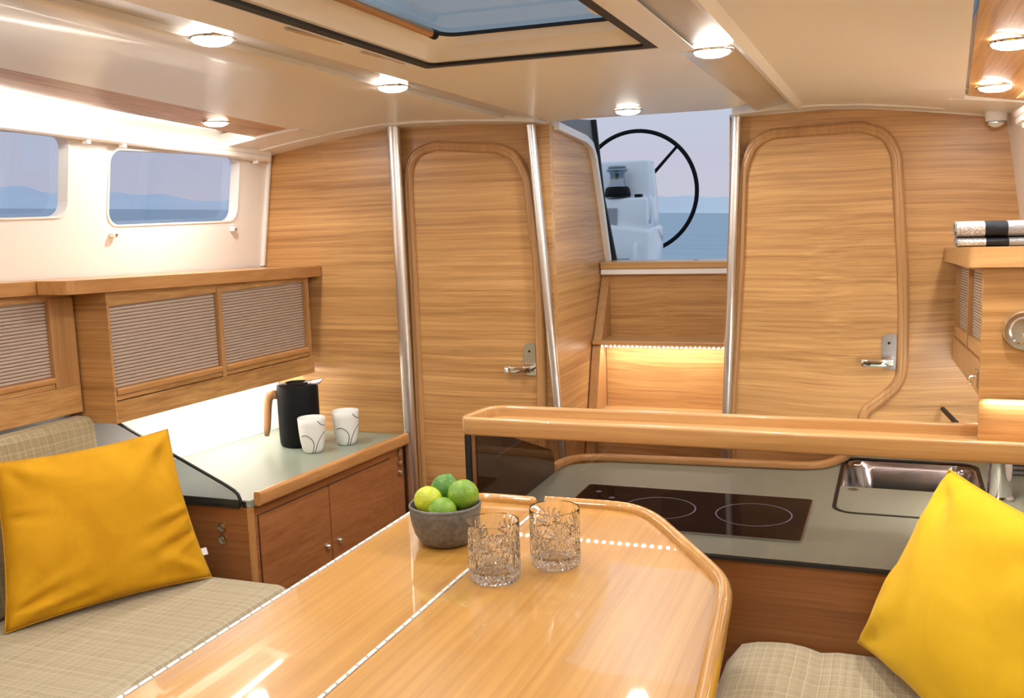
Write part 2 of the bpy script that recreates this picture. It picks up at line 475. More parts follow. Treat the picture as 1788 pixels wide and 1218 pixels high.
def towel_mat(name):
    m, t, b = mat(name)
    tc = t.nodes.new('ShaderNodeTexCoord'); sx = t.nodes.new('ShaderNodeSeparateXYZ')
    t.links.new(tc.outputs['Object'], sx.inputs[0])
    ck = t.nodes.new('ShaderNodeTexVoronoi'); ck.inputs['Scale'].default_value = 260
    t.links.new(tc.outputs['Object'], ck.inputs['Vector'])
    r1 = t.nodes.new('ShaderNodeValToRGB')
    r1.color_ramp.elements[0].position = .25; r1.color_ramp.elements[1].position = .6
    r1.color_ramp.elements[0].color = (.50, .485, .46, 1); r1.color_ramp.elements[1].color = (.27, .26, .25, 1)
    t.links.new(ck.outputs['Distance'], r1.inputs[0])
    bands = t.nodes.new('ShaderNodeValToRGB'); bands.color_ramp.interpolation = 'CONSTANT'
    bands.color_ramp.elements[0].position = 0; bands.color_ramp.elements[0].color = (.0, .0, .0, 1)
    bands.color_ramp.elements[1].position = .42; bands.color_ramp.elements[1].color = (1, 1, 1, 1)
    e1 = bands.color_ramp.elements.new(.30); e1.color = (.35, .35, .35, 1)
    mr = t.nodes.new('ShaderNodeMapRange'); mr.inputs['From Min'].default_value = -.26; mr.inputs['From Max'].default_value = 0
    t.links.new(sx.outputs['Y'], mr.inputs['Value'])
    # dark band between 10 and 15 cm in from the free end
    lt = t.nodes.new('ShaderNodeMath'); lt.operation = 'COMPARE'; lt.inputs[1].default_value = .70; lt.inputs[2].default_value = .085
    t.links.new(mr.outputs[0], lt.inputs[0])
    g2 = t.nodes.new('ShaderNodeMath'); g2.operation = 'LESS_THAN'; g2.inputs[1].default_value = .615
    t.links.new(mr.outputs[0], g2.inputs[0])
    mx = t.nodes.new('ShaderNodeMix'); mx.data_type = 'RGBA'
    t.links.new(lt.outputs[0], mx.inputs['Factor']); t.links.new(r1.outputs[0], mx.inputs['A']); mx.inputs['B'].default_value = (.018, .019, .022, 1)
    m2 = t.nodes.new('ShaderNodeMix'); m2.data_type = 'RGBA'
    t.links.new(g2.outputs[0], m2.inputs['Factor']); t.links.new(mx.outputs['Result'], m2.inputs['A']); m2.inputs['B'].default_value = (.22, .225, .24, 1)
    t.links.new(m2.outputs['Result'], b.inputs['Base Color'])
    b.inputs['Roughness'].default_value = .95; b.inputs['Specular IOR Level'].default_value = .1
    u = t.nodes.new('ShaderNodeBump'); u.inputs['Strength'].default_value = .5; u.inputs['Distance'].default_value = .002
    t.links.new(ck.outputs['Distance'], u.inputs['Height']); t.links.new(u.outputs[0], b.inputs['Normal'])
    return m
def sea_mat():
    m, t, b = mat('calm_sea')
    tc = t.nodes.new('ShaderNodeTexCoord'); mp = t.nodes.new('ShaderNodeMapping'); mp.inputs['Scale'].default_value = (.25, .05, .25)
    t.links.new(tc.outputs['Object'], mp.inputs['Vector'])
    n = t.nodes.new('ShaderNodeTexNoise'); n.inputs['Scale'].default_value = 1.5; n.inputs['Detail'].default_value = 8
    t.links.new(mp.outputs[0], n.inputs['Vector'])
    r = t.nodes.new('ShaderNodeValToRGB')
    r.color_ramp.elements[0].position = .3; r.color_ramp.elements[1].position = .7
    r.color_ramp.elements[0].color = (.31, .42, .52, 1); r.color_ramp.elements[1].color = (.42, .53, .61, 1)
    t.links.new(n.outputs['Fac'], r.inputs[0]); t.links.new(r.outputs[0], b.inputs['Base Color'])
    b.inputs['Roughness'].default_value = .5
    b.inputs['Specular IOR Level'].default_value = .35
    u = t.nodes.new('ShaderNodeBump'); u.inputs['Strength'].default_value = .5; u.inputs['Distance'].default_value = .3
    t.links.new(n.outputs['Fac'], u.inputs['Height']); t.links.new(u.outputs[0], b.inputs['Normal'])
    return m

def area(name, loc, target, sx, sy, power, col, parent=None, shape='RECTANGLE', xdir=None, spread=180):
    l = bpy.data.lights.new(name, 'AREA'); l.energy = power; l.color = col; l.shape = shape
    l.size = sx
    if shape in ('RECTANGLE', 'ELLIPSE'): l.size_y = sy
    l.spread = math.radians(spread)
    o = bpy.data.objects.new(name, l); COL.objects.link(o)
    loc = Vector(loc); d = (Vector(target)-loc).normalized()
    zz = -d
    xx = Vector(xdir) if xdir is not None else (Vector((1, 0, 0)) if abs(zz.x) < .9 else Vector((0, 1, 0)))
    xx = (xx - zz*xx.dot(zz)).normalized(); yy = zz.cross(xx)
    off = ORG[parent.name] if parent is not None else Vector((0, 0, 0))
    m = Matrix.Identity(4)
    for i in range(3):
        m[i][0] = xx[i]; m[i][1] = yy[i]; m[i][2] = zz[i]; m[i][3] = loc[i]-off[i]
    if parent is not None: o.parent = parent
    o.matrix_local = m
    return o

# ================================================================ the shell
def Zc(x): return 1.55-0.023*(x-1.5)             # underside of the middle ceiling panel
def yL(x, z): return 1.93+0.09*(2.8-x)-0.15*(z-1.3)   # port cabin side
def yR(x, z): return -0.25-0.06*(2.93-x)+0.155*(z-1.476)  # starboard cabin side
XF = -1.3                                          # forward end of the cabin, behind the viewer

# floor
o = obj('floor', B(XF, 3.6, -1.0, 2.4, -0.04, 0.0), M_['floor']); tag(o, 'brown teak cabin floor under table and sofas', None, kind='structure')

# ---- ceiling
ceil = thing('ceiling', 'glossy cream cabin ceiling with panels and hatch opening', None, (0, 0, 0), kind='structure')
HX0, HX1, HY0, HY1 = 0.90, 1.746, 0.393, 0.831
def rise(x, y):      # the port side panels climb a little towards the bow
    k = max(0.0, min(1.0, (y-1.06)/.5))
    return .035*min(1.6, 2.6-x)*k
def strip(prof, x0, x1, thick=.012, n=26):
    bm = new(); A = []; C = []
    prof = [q if len(q) > 2 else (q[0], q[1], 0.0) for q in prof]     # third value: skew of the edge in plan
    for i in range(n+1):
        x = x0+(x1-x0)*i/n
        A.append([bm.verts.new((x, y+ky*(2.6-x), Zc(x)+dz+rise(x, y))) for y, dz, ky in prof])
        C.append([bm.verts.new((x, y+ky*(2.6-x), Zc(x)+dz+thick+rise(x, y))) for y, dz, ky in prof])
    m = len(prof)
    for i in range(n):
        for k in range(m-1):
            bm.faces.new([A[i][k], A[i][k+1], A[i+1][k+1], A[i+1][k]])
            bm.faces.new([C[i][k], C[i+1][k], C[i+1][k+1], C[i][k+1]])
        for k in (0, m-1):
            bm.faces.new([A[i][k], A[i+1][k], C[i+1][k], C[i][k]])
    for i in (0, n):
        for k in range(m-1):
            bm.faces.new([A[i][k], A[i][k+1], C[i][k+1], C[i][k]])
    return bm
def cfn(a, b, t): return (a, b, Zc(a)+t)
# middle panel, its aft corners rounded over the companionway
mid = rpoly([(XF, .37), (2.66, .37), (2.76, .43, .05), (2.76, .86, .05), (2.80, .935), (XF, .935)])
obj('centre_panel', slab(new(), mid, [rrect(HX0, HX1, HY0, HY1, .006, 2)], cfn, 0, .03), M_['gel'], ceil)
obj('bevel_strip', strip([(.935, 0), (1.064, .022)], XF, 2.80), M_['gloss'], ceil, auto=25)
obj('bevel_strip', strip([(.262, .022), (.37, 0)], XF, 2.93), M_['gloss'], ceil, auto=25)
obj('side_panel', strip([(1.052, .010), (1.06, .008), (1.2, .016), (1.32, .021), (1.45, .021), (1.55, .013), (1.66, .001)], XF, 2.745), M_['gel'], ceil, auto=25)
obj('side_panel', strip([(-.134, -.030, .0445), (0, -.010), (.1, .001), (.2, .006), (.245, .006), (.262, -.002), (.274, .002)], XF, 2.90), M_['gel'], ceil, auto=25)
obj('wood_strip', strip([(1.66, .007), (1.80, -.012)], XF, 2.57), M_['ceil_wood'], ceil, auto=25)
obj('wood_strip', strip([(-.262, -.042), (-.141, -.022, .0445)], XF, 2.62), M_['ceil_wood'], ceil, auto=25)
obj('cove_cover', strip([(1.64, .022), (1.80, .014), (1.97, .010)], XF, 2.80), M_['white'], ceil, auto=25)
obj('cove_cover', strip([(-.60, -.012), (-.26, -.014), (-.10, -.002)], XF, 2.93), M_['white'], ceil, auto=25)
# aft margins dropping to the bulkheads
obj('aft_margin', strip([(.96, -.004), (1.06, .002), (1.2, .012), (1.45, .018), (1.6, .004), (1.75, -.016), (1.93, -.044)], 2.705, 2.80, .04, n=2), M_['gel'], ceil, auto=25)
obj('aft_margin', strip([(-.30, -.05), (-.1, -.026), (0, -.014), (.1, -.003), (.2, .002), (.30, .0), (.437, -.006)], 2.85, 2.93, .03, n=2), M_['gel'], ceil, auto=25)
obj('aft_margin', strip([(1.64, .000), (1.75, -.012), (1.80, -.020), (1.93, -.040)], 2.565, 2.715, .04, n=2), M_['gel'], ceil, auto=25)
obj('aft_margin', strip([(-.30, -.05), (-.1, -.026)], 2.615, 2.86, .04, n=2), M_['gel'], ceil, auto=25)
# upper skin closing the deck over the side panels
obj('deck', B(XF, 2.80, .90, 2.3, 1.72, 1.74), M_['white'], ceil)
obj('deck', B(XF, 2.95, -1.0, .33, 1.72, 1.74), M_['white'], ceil)
obj('deck', B(XF, .86, .33, .90, 1.72, 1.74), M_['white'], ceil)
obj('deck', B(1.80, 2.76, .33, .90, 1.60, 1.62), M_['white'], ceil)

# coaming round the hatch, up through the deck
for q in ((.868, .884, .345, .885), (1.775, 1.79, .345, .885), (.884, 1.775, .345, .36), (.884, 1.775, .87, .885)):
    obj('hatch_coaming', B(*q, 1.565, 1.74), M_['white'], ceil)

# ---- cabin sides with window openings
WIN = [(2.150, 2.655, 1.270, 1.470), (1.40, 2.018, 1.297, 1.503)]
def wallL(a, b, t): return (a, yL(a, b)+t, b)
holes = [rrect(x0, x1, z0, z1, .035, 6) for x0, x1, z0, z1 in WIN] + [rrect(.60, 1.25, 1.31, 1.52, .035, 6)]
wl = obj('wall_left', slab(new(), [(XF, 0), (2.80, 0), (2.80, 1.72), (XF, 1.72)], holes, wallL, 0, .03), M_['white'])
tag(wl, 'white cabin side wall on the port side with windows', None, kind='structure')
bs = new()
hexa(bs, [(2.03, 2.035, .575), (2.795, 1.935, .575), (2.795, 1.925, .80), (2.03, 2.02, .80),
          (2.03, 2.05, .575), (2.795, 1.95, .575), (2.795, 1.94, .80), (2.03, 2.035, .80)])
o = obj('wall_left_backsplash', bs, M_['white']); tag(o, 'plain white backsplash under the overhead locker', None, kind='structure')
for i, (x0, x1, z0, z1) in enumerate(WIN + [(.60, 1.25, 1.31, 1.52)]):
    w = thing('window_%d' % (i+1), ['blue cabin window with rounded corners next to the wooden bulkhead', 'blue cabin window cut by the picture edge', 'blue cabin window further forward'][i], None, (x0, yL(x0, z0), z0), kind='structure')
    obj('pane', slab(new(), rrect(x0-.012, x1+.012, z0-.012, z1+.012, .04), [], wallL, .032, .038), M_['glasspane'], w)
    # inner reveal lip
    obj('reveal', slab(new(), rrect(x0-.004, x1+.004, z0-.004, z1+.004, .037), [rrect(x0+.001, x1-.001, z0+.001, z1-.001, .035)], wallL, -.003, .030), M_['white'], w)
def wallR(a, b, t): return (a, yR(a, b)-t, b)
wr = obj('wall_right', slab(new(), [(XF, 0), (2.93, 0), (2.93, 1.476), (XF, 1.476)], [rrect(.2, .9, 1.2, 1.40, .04)], wallR, 0, .03), M_['white'])
o = obj('wall_right_upper', slab(new(), [(XF, yR(XF, 1.476)), (2.93, yR(2.93, 1.476)), (2.93, yR(2.93, 1.476)-.03), (XF, yR(XF, 1.476)-.03)], [], lambda a, b, t: (a, b, t), 1.476, 1.72), M_['white']); tag(o, 'white upper strip of the starboard cabin side', None, kind='structure')
tag(wr, 'white cabin side wall on the starboard side', None, kind='structure')
wf = obj('wall_front', B(XF-.03, XF, -.75, 2.5, 0, 1.74), M_['wood_y']); tag(wf, 'wooden bulkhead at the forward end of the cabin', None, kind='structure')

# ---- aft bulkheads
top = [(1.97, 1.470), (1.907, 1.486), (1.75, 1.510), (1.6, 1.530), (1.45, 1.545), (1.2, 1.540), (1.06, 1.530), (.950, 1.524)]
def bkL(a, b, t): return (2.80+t, a, b)
o = obj('wall_aft_left', slab(new(), [(.950, 0), (2.25, 0), (2.25, .6), (1.965, 1.1)] + top, [], bkL, 0, .03), M_['wood_y'])
tag(o, 'honey coloured wooden bulkhead behind the thermos jug', None, kind='structure')
topR = [(.455, 1.517), (.30, 1.521), (.2, 1.524), (.1, 1.519), (0, 1.508), (-.1, 1.495), (-.24, 1.474)]
def bkR(a, b, t): return (2.93+t, a, b)
o = obj('wall_aft_right', slab(new(), topR + [(-.40, 1.474), (-.50, .3), (-.50, 0), (.47, 0)], [], bkR, 0, .03), M_['wood_y2'])
tag(o, 'honey coloured wooden bulkhead around the door beside the towels', None, kind='structure')
# white beads along the bulkhead tops
t1 = obj('trim_1', tube(new(), [(2.795, y, z-.002) for y, z in top[1:]], .005, 8), M_['white'], smooth=True)
tag(t1, 'thin white bead along the top of the port bulkhead', None, kind='structure')
t2 = obj('trim_2', tube(new(), [(2.925, y, z-.002) for y, z in topR], .005, 8), M_['white'], smooth=True)
tag(t2, 'thin white bead along the top of the starboard bulkhead', None, kind='structure')
t3 = obj('trim_3', sweep(new(), [(2.79, yL(2.79, z)-.004, z) for z in (1.485, 1.35, 1.2, 1.12)], round_bar(.016, .014, .005), (0, -1, 0)), M_['white'], auto=40)
tag(t3, 'white corner bead between cabin side and port bulkhead', None, kind='structure')
# side wall of the stairwell, aft edge raked
sw = [(2.8305, 0), (3.12, 0), (3.239, .594), (3.37, 1.05), (3.37, 1.082), (3.292, 1.276), (3.222, 1.43), (3.19, 1.466), (3.12, 1.484), (2.8305, 1.513)]
def swf(a, b, t): return (a, .95+t, b)
o = obj('wall_stairwell', slab(new(), sw, [], swf, 0, .03), M_['wood_x']); tag(o, 'wooden side wall of the companionway stairs', None, kind='structure')
o = obj('trim_4', sweep(new(), [(x, .947, z) for x, z in ((2.84, 1.512), (3.12, 1.488), (3.185, 1.472), (3.225, 1.432), (3.296, 1.276), (3.372, 1.088))], [(-.012, -.012), (.010, -.012), (.010, .014), (-.012, .014)], (0, -1, 0)), M_['gel'], auto=40)
tag(o, 'cream edging around the stairwell side wall', None, kind='structure')
# right side of the stairwell, hidden behind the bulkhead edge
o = obj('wall_stairwell_right', slab(new(), [(2.96, 0), (3.25, 0), (3.37, 1.09), (3.25, 1.09), (2.96, 1.05)], [], lambda a, b, t: (a, .455-t, b), 0, .03), M_['wood_x'])
tag(o, 'wooden stairwell side hidden behind the grab pole', None, kind='structure')
# hatch surround outside the stairwell: moulding with its shade put into the grey, black seal
sur = thing('window_4', 'shade-grey moulded companionway hatch surround with black seal', None, (3.45, 1.0, 1.0), kind='structure')
def srf(a, b, t): return (3.45+t, a, b)
obj('frame', slab(new(), [(.945, 1.084), (.985, 1.30), (1.01, 1.575), (1.40, 1.62), (1.40, 1.084)], [], srf, 0, .02), M_['greygel'], sur)
obj('seal', slab(new(), [(.930, 1.084), (.970, 1.30), (.996, 1.575), (1.014, 1.575), (.989, 1.30), (.948, 1.084)], [], srf, -.012, .0), M_['rubber'], sur)

# ---- doors
def door(name, label, inner, X, matx, hx, hy, hz, plate_mat, flip):
    d = thing(name, label, None, (X, sum(p[0] for p in inner)/len(inner), 0), kind='structure')
    obj('panel', slab(new(), inner, [], lambda a, b, t: (X-t, a, b), 0, .006), matx, d)
    cy = sum(p[0] for p in inner)/len(inner); cz = sum(p[1] for p in inner)/len(inner)
    pr = [(-.015, 0), (-.015, .010), (-.011, .016), (-.004, .018), (-.001, .0165), (.002, .018), (.010, .016), (.014, .010), (.014, 0)]
    path = []
    N = len(inner)
    for i in range(N):          # centre line of the moulding runs 14 mm outside the panel edge
        a = Vector(inner[i-1]); p = Vector(inner[i]); b = Vector(inner[(i+1) % N])
        n0 = Vector(((p-a).y, -(p-a).x)); n1 = Vector(((b-p).y, -(b-p).x))
        n = (n0.normalized()+n1.normalized()).normalized()
        path.append(p+n*.014*door_sign(inner))
    obj('moulding', sweep(new(), [(X, p.x, p.y) for p in path], pr, (-1, 0, 0), closed=True), M_['wood_z'], d, auto=50)
    h = obj('handle_plate', slab(new(), rrect(hy-.019, hy+.019, hz-.058, hz+.040, (.004, .018, .018, .004)) if flip else rrect(hy-.019, hy+.019, hz-.058, hz+.040, (.004, .018, .018, .004)), [], lambda a, b, t: (X-.006-t, a, b), 0, .003), plate_mat, d)
    bm = lathe(new(), [(.0, -.0095), (.0035, -.0095), (.0035, -.009), (.0, -.009)], (X, hy, hz+.015), 12, 'x'); obj('keyhole', bm, M_['black'], h)
    bm = new()
    tube(bm, [(X-.008, hy-.002, hz-.038), (X-.034, hy-.002, hz-.038)], .009, 12)
    sweep(bm, [(X-.034, hy-.010, hz-.036), (X-.040, hy+.004, hz-.036), (X-.042, hy+.02, hz-.037), (X-.044, hy+.045, hz-.037), (X-.042, hy+.062, hz-.037), (X-.036, hy+.068, hz-.037)], round_bar(.009, .021, .003), (0, 0, 1))
    obj('lever', bm, M_['chrome'], h, auto=45)
    return d
def door_sign(poly):
    s = 0
    for i in range(len(poly)):
        x0, y0 = poly[i-1]; x1, y1 = poly[i]; s += x0*y1-x1*y0
    return 1 if s > 0 else -1
def catmull(pts, n=4):
    out = []
    for i in range(len(pts)-1):
        p0 = Vector(pts[max(i-1, 0)]); p1 = Vector(pts[i]); p2 = Vector(pts[i+1]); p3 = Vector(pts[min(i+2, len(pts)-1)])
        for k in range(n):
            t = k/n
            out.append(tuple(.5*((2*p1)+(p2-p0)*t+(2*p0-5*p1+4*p2-p3)*t*t+(3*p1-p0-3*p2+p3)*t**3)))
    out.append(tuple(pts[-1])); return out
d1 = [(1.393, .02)] + [(1.393, .4), (1.392, 1.09)] + catmull([(1.394, 1.35), (1.388, 1.405), (1.362, 1.443), (1.306, 1.458)]) + catmull([(1.115, 1.441), (1.066, 1.415), (1.034, 1.354)]) + [(1.012, 1.13), (1.008, 1.02), (1.008, .02)]
door('door_1', 'wooden cabin door with rounded top corners left of the stairs', d1, 2.80, M_['wood_y'], None, 1.030, .838, M_['chrome'], False)
d2 = [(.445, .02), (.44, .66), (.414, 1.10)] + catmull([(.406, 1.33), (.400, 1.371), (.374, 1.424), (.332, 1.446)]) + catmull([(.108, 1.450), (.052, 1.428), (.026, 1.378)]) + [(.006, 1.095)] + catmull([(.001, .97), (.001, .82), (.014, .767), (.055, .725), (.087, .697), (.101, .66), (.102, .60)]) + [(.102, .02)]
door('door_2', 'wooden cabin door with rounded top corners beside the towel shelf', d2, 2.93, M_['wood_y2'], None, .022, .862, M_['steel'], True)

# ---- grab poles
def pole(label, a, b, r):
    t = thing('grab_pole', label, 'pole', b, group='aluminium grab poles')
    obj('shaft', tube(new(), [a, b], r, 20), M_['alu'], t, auto=40)
    for p, s in ((b, 1),):
        obj('flange', lathe(new(), [(0, 0), (r*1.5, 0), (r*1.5, s*.006), (r*1.02, s*.009), (0, s*.009)], p, 20), M_['alu'], t, auto=40)
    return t
pole('thick silver grab pole from ceiling between thermos counter and left door', (2.768, 1.437, 1.536), (2.768, 1.428, .0), .0195)
pole('slim slanted silver grab pole between left door and stairs', (2.775, .998, 1.515), (2.775, .890, .0), .0135)
pole('slim silver grab pole between stairs and towel-side door', (2.905, .432, 1.512), (2.905, .488, .0), .0130)

# ================================================================ ceiling fittings
def downlight(x, y, dz, label, power=None):
    z = Zc(x)+dz
    t = thing('downlight', label, 'ceiling lamp', (x, y, z), group='round recessed ceiling lights')
    obj('bezel', lathe(new(), [(.032, .001), (.0385, .001), (.0392, -.001), (.037, -.0032), (.0325, -.0032), (.032, -.002)], (x, y, z), 28), M_['chrome'], t, auto=40)
    obj('diffuser', lathe(new(), [(0, -.0125), (.018, -.0115), (.0290, -.0075), (.0330, -.0022)], (x, y, z), 24), M_['led'], t, smooth=True)
    area('lamp', (x, y, z-.0138), (x, y, 0), .05, .05, power or P_DOWN, NEUT, t, 'DISK')
for x, y, dz, l in [
    (1.375, 1.030, .012, 'recessed ceiling light at the end of the pale reflections, upper left of picture'),
    (2.00, 1.035, .012, 'recessed ceiling light above the thick left grab pole'),
    (2.31, 1.738, .0065, 'recessed ceiling light over the cabin windows'),
    (1.84, .316, .002, 'recessed ceiling light just aft of the hatch corner on the starboard strip'),
    (2.61, .668, -.002, 'recessed ceiling light at the top edge of the companionway'),
    (2.37, -.180, -.032, 'recessed ceiling light in the wooden strip nearest the white sensor'),
    (1.80, -.160, -.031, 'recessed ceiling light in the wooden strip at the top right picture corner'),
    (.70, 1.030, .012, 'added unseen ceiling light on the port strip further forward'),  # from here on: unseen lights added behind the viewer to brighten the cabin
    (.0, 1.030, .012, 'added unseen ceiling light on the port strip, second from the forward bulkhead'),
    (.95, .316, .002, 'added unseen ceiling light on the starboard strip further forward'),
    (.1, .316, .002, 'added unseen ceiling light on the starboard strip, second from the forward bulkhead'),
    (-.7, .66, -.002, 'added unseen ceiling light near the forward bulkhead')]:
    downlight(x, y, dz, l)

# deck hatch
h = thing('deck_hatch', 'cream framed skylight hatch with blue glass in the ceiling', 'hatch', (1.5, .61, 1.55))
GX0, GX1, GY0, GY1 = .97, 1.687, .44, .765
def ring(l0, l1, z0, z1):
    bm = new(); n = len(l0)
    A = [bm.verts.new((a, b, Zc(a)+z0)) for a, b in l0]; C = [bm.verts.new((a, b, Zc(a)+z1)) for a, b in l1]
    for i in range(n): bm.faces.new([A[i], A[(i+1) % n], C[(i+1) % n], C[i]])
    return bm
R = lambda g, r: rrect(HX0+g, HX1-g, HY0+g, HY1-g, r, 5)
bm = ring(R(.014, .02), R(.022, .03), .004, .006)
for q in (ring(R(.022, .03), R(.034, .035), .006, .022), ring(R(.034, .035), R(.048, .04), .022, .026), ring(R(.048, .04), rrect(GX0, GX1, GY0, GY1, .03, 5), .026, .040)):
    me = bpy.data.meshes.new('tmp'); q.to_mesh(me); q.free(); bm.from_mesh(me); bpy.data.meshes.remove(me)
bmesh.ops.remove_doubles(bm, verts=bm.verts[:], dist=.0002)
obj('frame', bm, M_['white'], h, auto=35)
obj('seal', slab(new(), R(-.002, .006), [R(.016, .02)], cfn, -.001, .006), M_['rubber'], h)
obj('trim_plate', slab(new(), R(-.055, .012), [R(-.0025, .006)], cfn, -.0022, -.0002), M_['gel'], h)
obj('glazing', slab(new(), rrect(GX0-.01, GX1+.01, GY0-.01, GY1+.01, .03), [], cfn, .046, .054), M_['hatchglass'], h)
obj('glazing_seal', slab(new(), rrect(GX0-.008, GX1+.008, GY0-.008, GY1+.008, .03), [rrect(GX0+.004, GX1-.004, GY0+.004, GY1-.004, .028)], cfn, .039, .045), M_['rubber'], h)
obj('stay_tube', tube(new(), [(1.20, .752, Zc(1.2)+.032), (1.60, .752, Zc(1.6)+.032)], .008, 12), M_['brass'], h, auto=40)
obj('stay_tip', tube(new(), [(1.60, .752, Zc(1.6)+.032), (1.618, .752, Zc(1.6)+.031)], .0085, 12), M_['black'], h, auto=40)
obj('catch', box(new(), 1.44, 1.49, .405, .428, Zc(1.4)+.006, Zc(1.4)+.03, .004), M_['plastic'], h)
obj('slide_plate', box(new(), 1.30, 1.46, .838, .846, Zc(1.4)-.004, Zc(1.4), .0015), M_['steel'], h)
obj('slide_plate', box(new(), 1.52, 1.70, .838, .846, Zc(1.6)-.004, Zc(1.6), .0015), M_['steel'], h)

# ---- cove lighting
for nm, lab, y0, y1, dz, tgt in (('cove_light', 'bright white light strip hidden above the cabin windows', 1.806, 1.826, -.004, 1), ('cove_light', 'bright white light strip above the starboard blind', -.266, -.256, -.034, -1)):
    t = thing(nm, lab, 'light strip', (0, y0, Zc(0)), group='cove light strips')
    x0, x1 = XF+.1, (2.55 if tgt > 0 else 2.58)
    ym = (y0+y1)/2
    ZC = (lambda x: Zc(x)+rise(x, 1.8)) if tgt > 0 else Zc
    bm = new()
    hexa(bm, [(x0, y0, ZC(x0)+dz), (x1, y0, ZC(x1)+dz), (x1, y1, ZC(x1)+dz), (x0, y1, ZC(x0)+dz), (x0, y0, ZC(x0)+dz+.006), (x1, y0, ZC(x1)+dz+.006), (x1, y1, ZC(x1)+dz+.006), (x0, y1, ZC(x0)+dz+.006)])
    obj('diffuser', bm, M_['ledstrip'], t)
    xm = (x0+x1)/2; zm = ZC(xm)+dz-.006
    area('lamp', (xm, ym, zm), (xm, ym+.10*tgt, zm-.05), x1-x0, .02, P_COVE, NEUT, t, xdir=(x1-x0, 0, ZC(x1)-ZC(x0)))

# ---- roller blinds
def blind(label, x0, x1, side):
    t = thing('roller_blind', label, 'blind', ((x0+x1)/2, yL(x0, 1.5) if side > 0 else yR(x0, 1.45), 1.49), group='cream blind cassettes')
    def sec(x, zt):
        w = (yL if side > 0 else yR)
        f = lambda d, z: (x, w(x, z)-side*d, z)
        return [f(0.002, zt), f(.030, zt), f(.034, zt-.004), f(.034, zt-.014), f(.030, zt-.017), f(.034, zt-.020), f(.034, zt-.030), f(.028, zt-.034), f(.002, zt-.034)]
    zt = lambda x: (1.486+.052*(2.76-x)) if side > 0 else 1.452+.03*(2.9-x)
    bm = new(); A = [bm.verts.new(p) for p in sec(x0, zt(x0))]; C = [bm.verts.new(p) for p in sec(x1, zt(x1))]
    n = len(A)
    for i in range(n): bm.faces.new([A[i], A[(i+1) % n], C[(i+1) % n], C[i]])
    bm.faces.new(A[::-1]); bm.faces.new(C)
    obj('cassette', bm, M_['gel'], t)
    bm = new()
    for i in range(2):
        x = x0+.05 if i == 0 else x1-.06
        w = (yL if side > 0 else yR); z = zt(x)-.034
        obj('hook', box(new(), x, x+.014, *sorted((w(x, z)-side*.012, w(x, z)-side*.030)), z-.010, z+.001, .002), M_['plastic'], t)
    return t
blind('cream blind cassette over the window next to the bulkhead', 2.115, 2.76, 1)
blind('cream blind cassette over the window at the picture edge', 1.20, 2.108, 1)
blind('cream blind cassette on the starboard side by the sensor', 1.70, 2.60, -1)
for i, (x, lab) in enumerate(((2.165, 'small white blind catch below the near corner of the full window'), (2.635, 'small white blind catch below the far corner of the full window'), (1.79, 'small white blind catch below the window at the picture edge'))):
    z = 1.245 if i < 2 else 1.275
    t = thing('blind_catch', lab, 'catch', (x, yL(x, z), z), group='blind catches under the windows')
    obj('body', box(new(), x-.010, x+.010, yL(x, z)-.016, yL(x, z)-.0005, z-.008, z+.006, .003), M_['plastic'], t)
    obj('pin', box(new(), x-.003, x+.003, yL(x, z)-.0185, yL(x, z)-.016, z-.004, z+.002), M_['brass'], t)

# ---- motion sensor
t = thing('motion_sensor', 'small white plastic sensor under the ceiling corner', 'sensor', (2.86, -.222, 1.475))
obj('body', lathe(new(), [(0, .012), (.026, .012), (.027, 0), (.024, -.016), (.0, -.016)], (2.86, -.222, 1.472), 24), M_['plastic'], t, auto=40)
obj('lens', lathe(new(), [(0, -.032), (.010, -.030), (.018, -.024), (.021, -.0165)], (2.86, -.222, 1.472), 24), M_['ceramic'], t, smooth=True)
obj('collar', lathe(new(), [(.019, -.0185), (.0245, -.0185), (.0245, -.021), (.019, -.021)], (2.86, -.222, 1.472), 24), M_['steel'], t, auto=40)

# ================================================================ stairs
st = thing('companionway_steps', 'wooden companionway steps with lit lower riser', 'stairs', (3.2, .72, 0))
Y0, Y1 = .458, .946
obj('riser', B(3.30, 3.315, Y0, Y1, .836, 1.045), M_['wood_y2'], st)
obj('tread', box(new(), 3.165, 3.315, Y0, Y1, .822, .836, .003), M_['solid_y'], st)
obj('riser', B(3.235, 3.25, Y0, Y1-.03, .605, .822), M_['wood_y2'], st)
obj('tread', box(new(), 3.03, 3.25, Y0, Y1, .590, .605, .003), M_['solid_y'], st)
obj('riser', B(3.10, 3.115, Y0, Y1-.03, .36, .590), M_['wood_y2'], st)
obj('tread', box(new(), 2.92, 3.115, Y0, Y1, .345, .36, .003), M_['solid_y'], st)
obj('riser', B(2.98, 2.995, Y0, Y1-.03, .0, .345), M_['wood_y2'], st)
obj('stringer', slab(new(), [(2.93, 0), (3.175, .80), (3.315, 1.045), (3.345, 1.045), (3.345, 0)], [], lambda a, b, t: (a-.01, Y1-.028+t, b), 0, .028), M_['wood_z'], st)
obj('sill', box(new(), 3.28, 3.40, Y0-.01, Y1, 1.064, 1.088, .004), M_['solid_y'], st)
obj('sill_edge', box(new(), 3.285, 3.39, Y0-.01, Y1, 1.045, 1.064, .003), M_['gel'], st)
led = obj('light_strip', box(new(), 3.178, 3.186, Y0+.02, Y1-.02, .8165, .822), M_['plastic'], st)
for k in range(30):
    y = Y0+.03+k*(Y1-Y0-.06)/29
    obj('light_dot', box(new(), 3.1775, 3.1865, y-.0028, y+.0028, .8145, .8165), emit_dot if k else globals().setdefault('emit_dot', emit('led_dot', (1, .94, .87), 30)), led)
area('lamp', (3.19, (Y0+Y1)/2, .812), (3.215, (Y0+Y1)/2, .6), .40, .010, P_STEP, NEUT, st, xdir=(0, 1, 0))

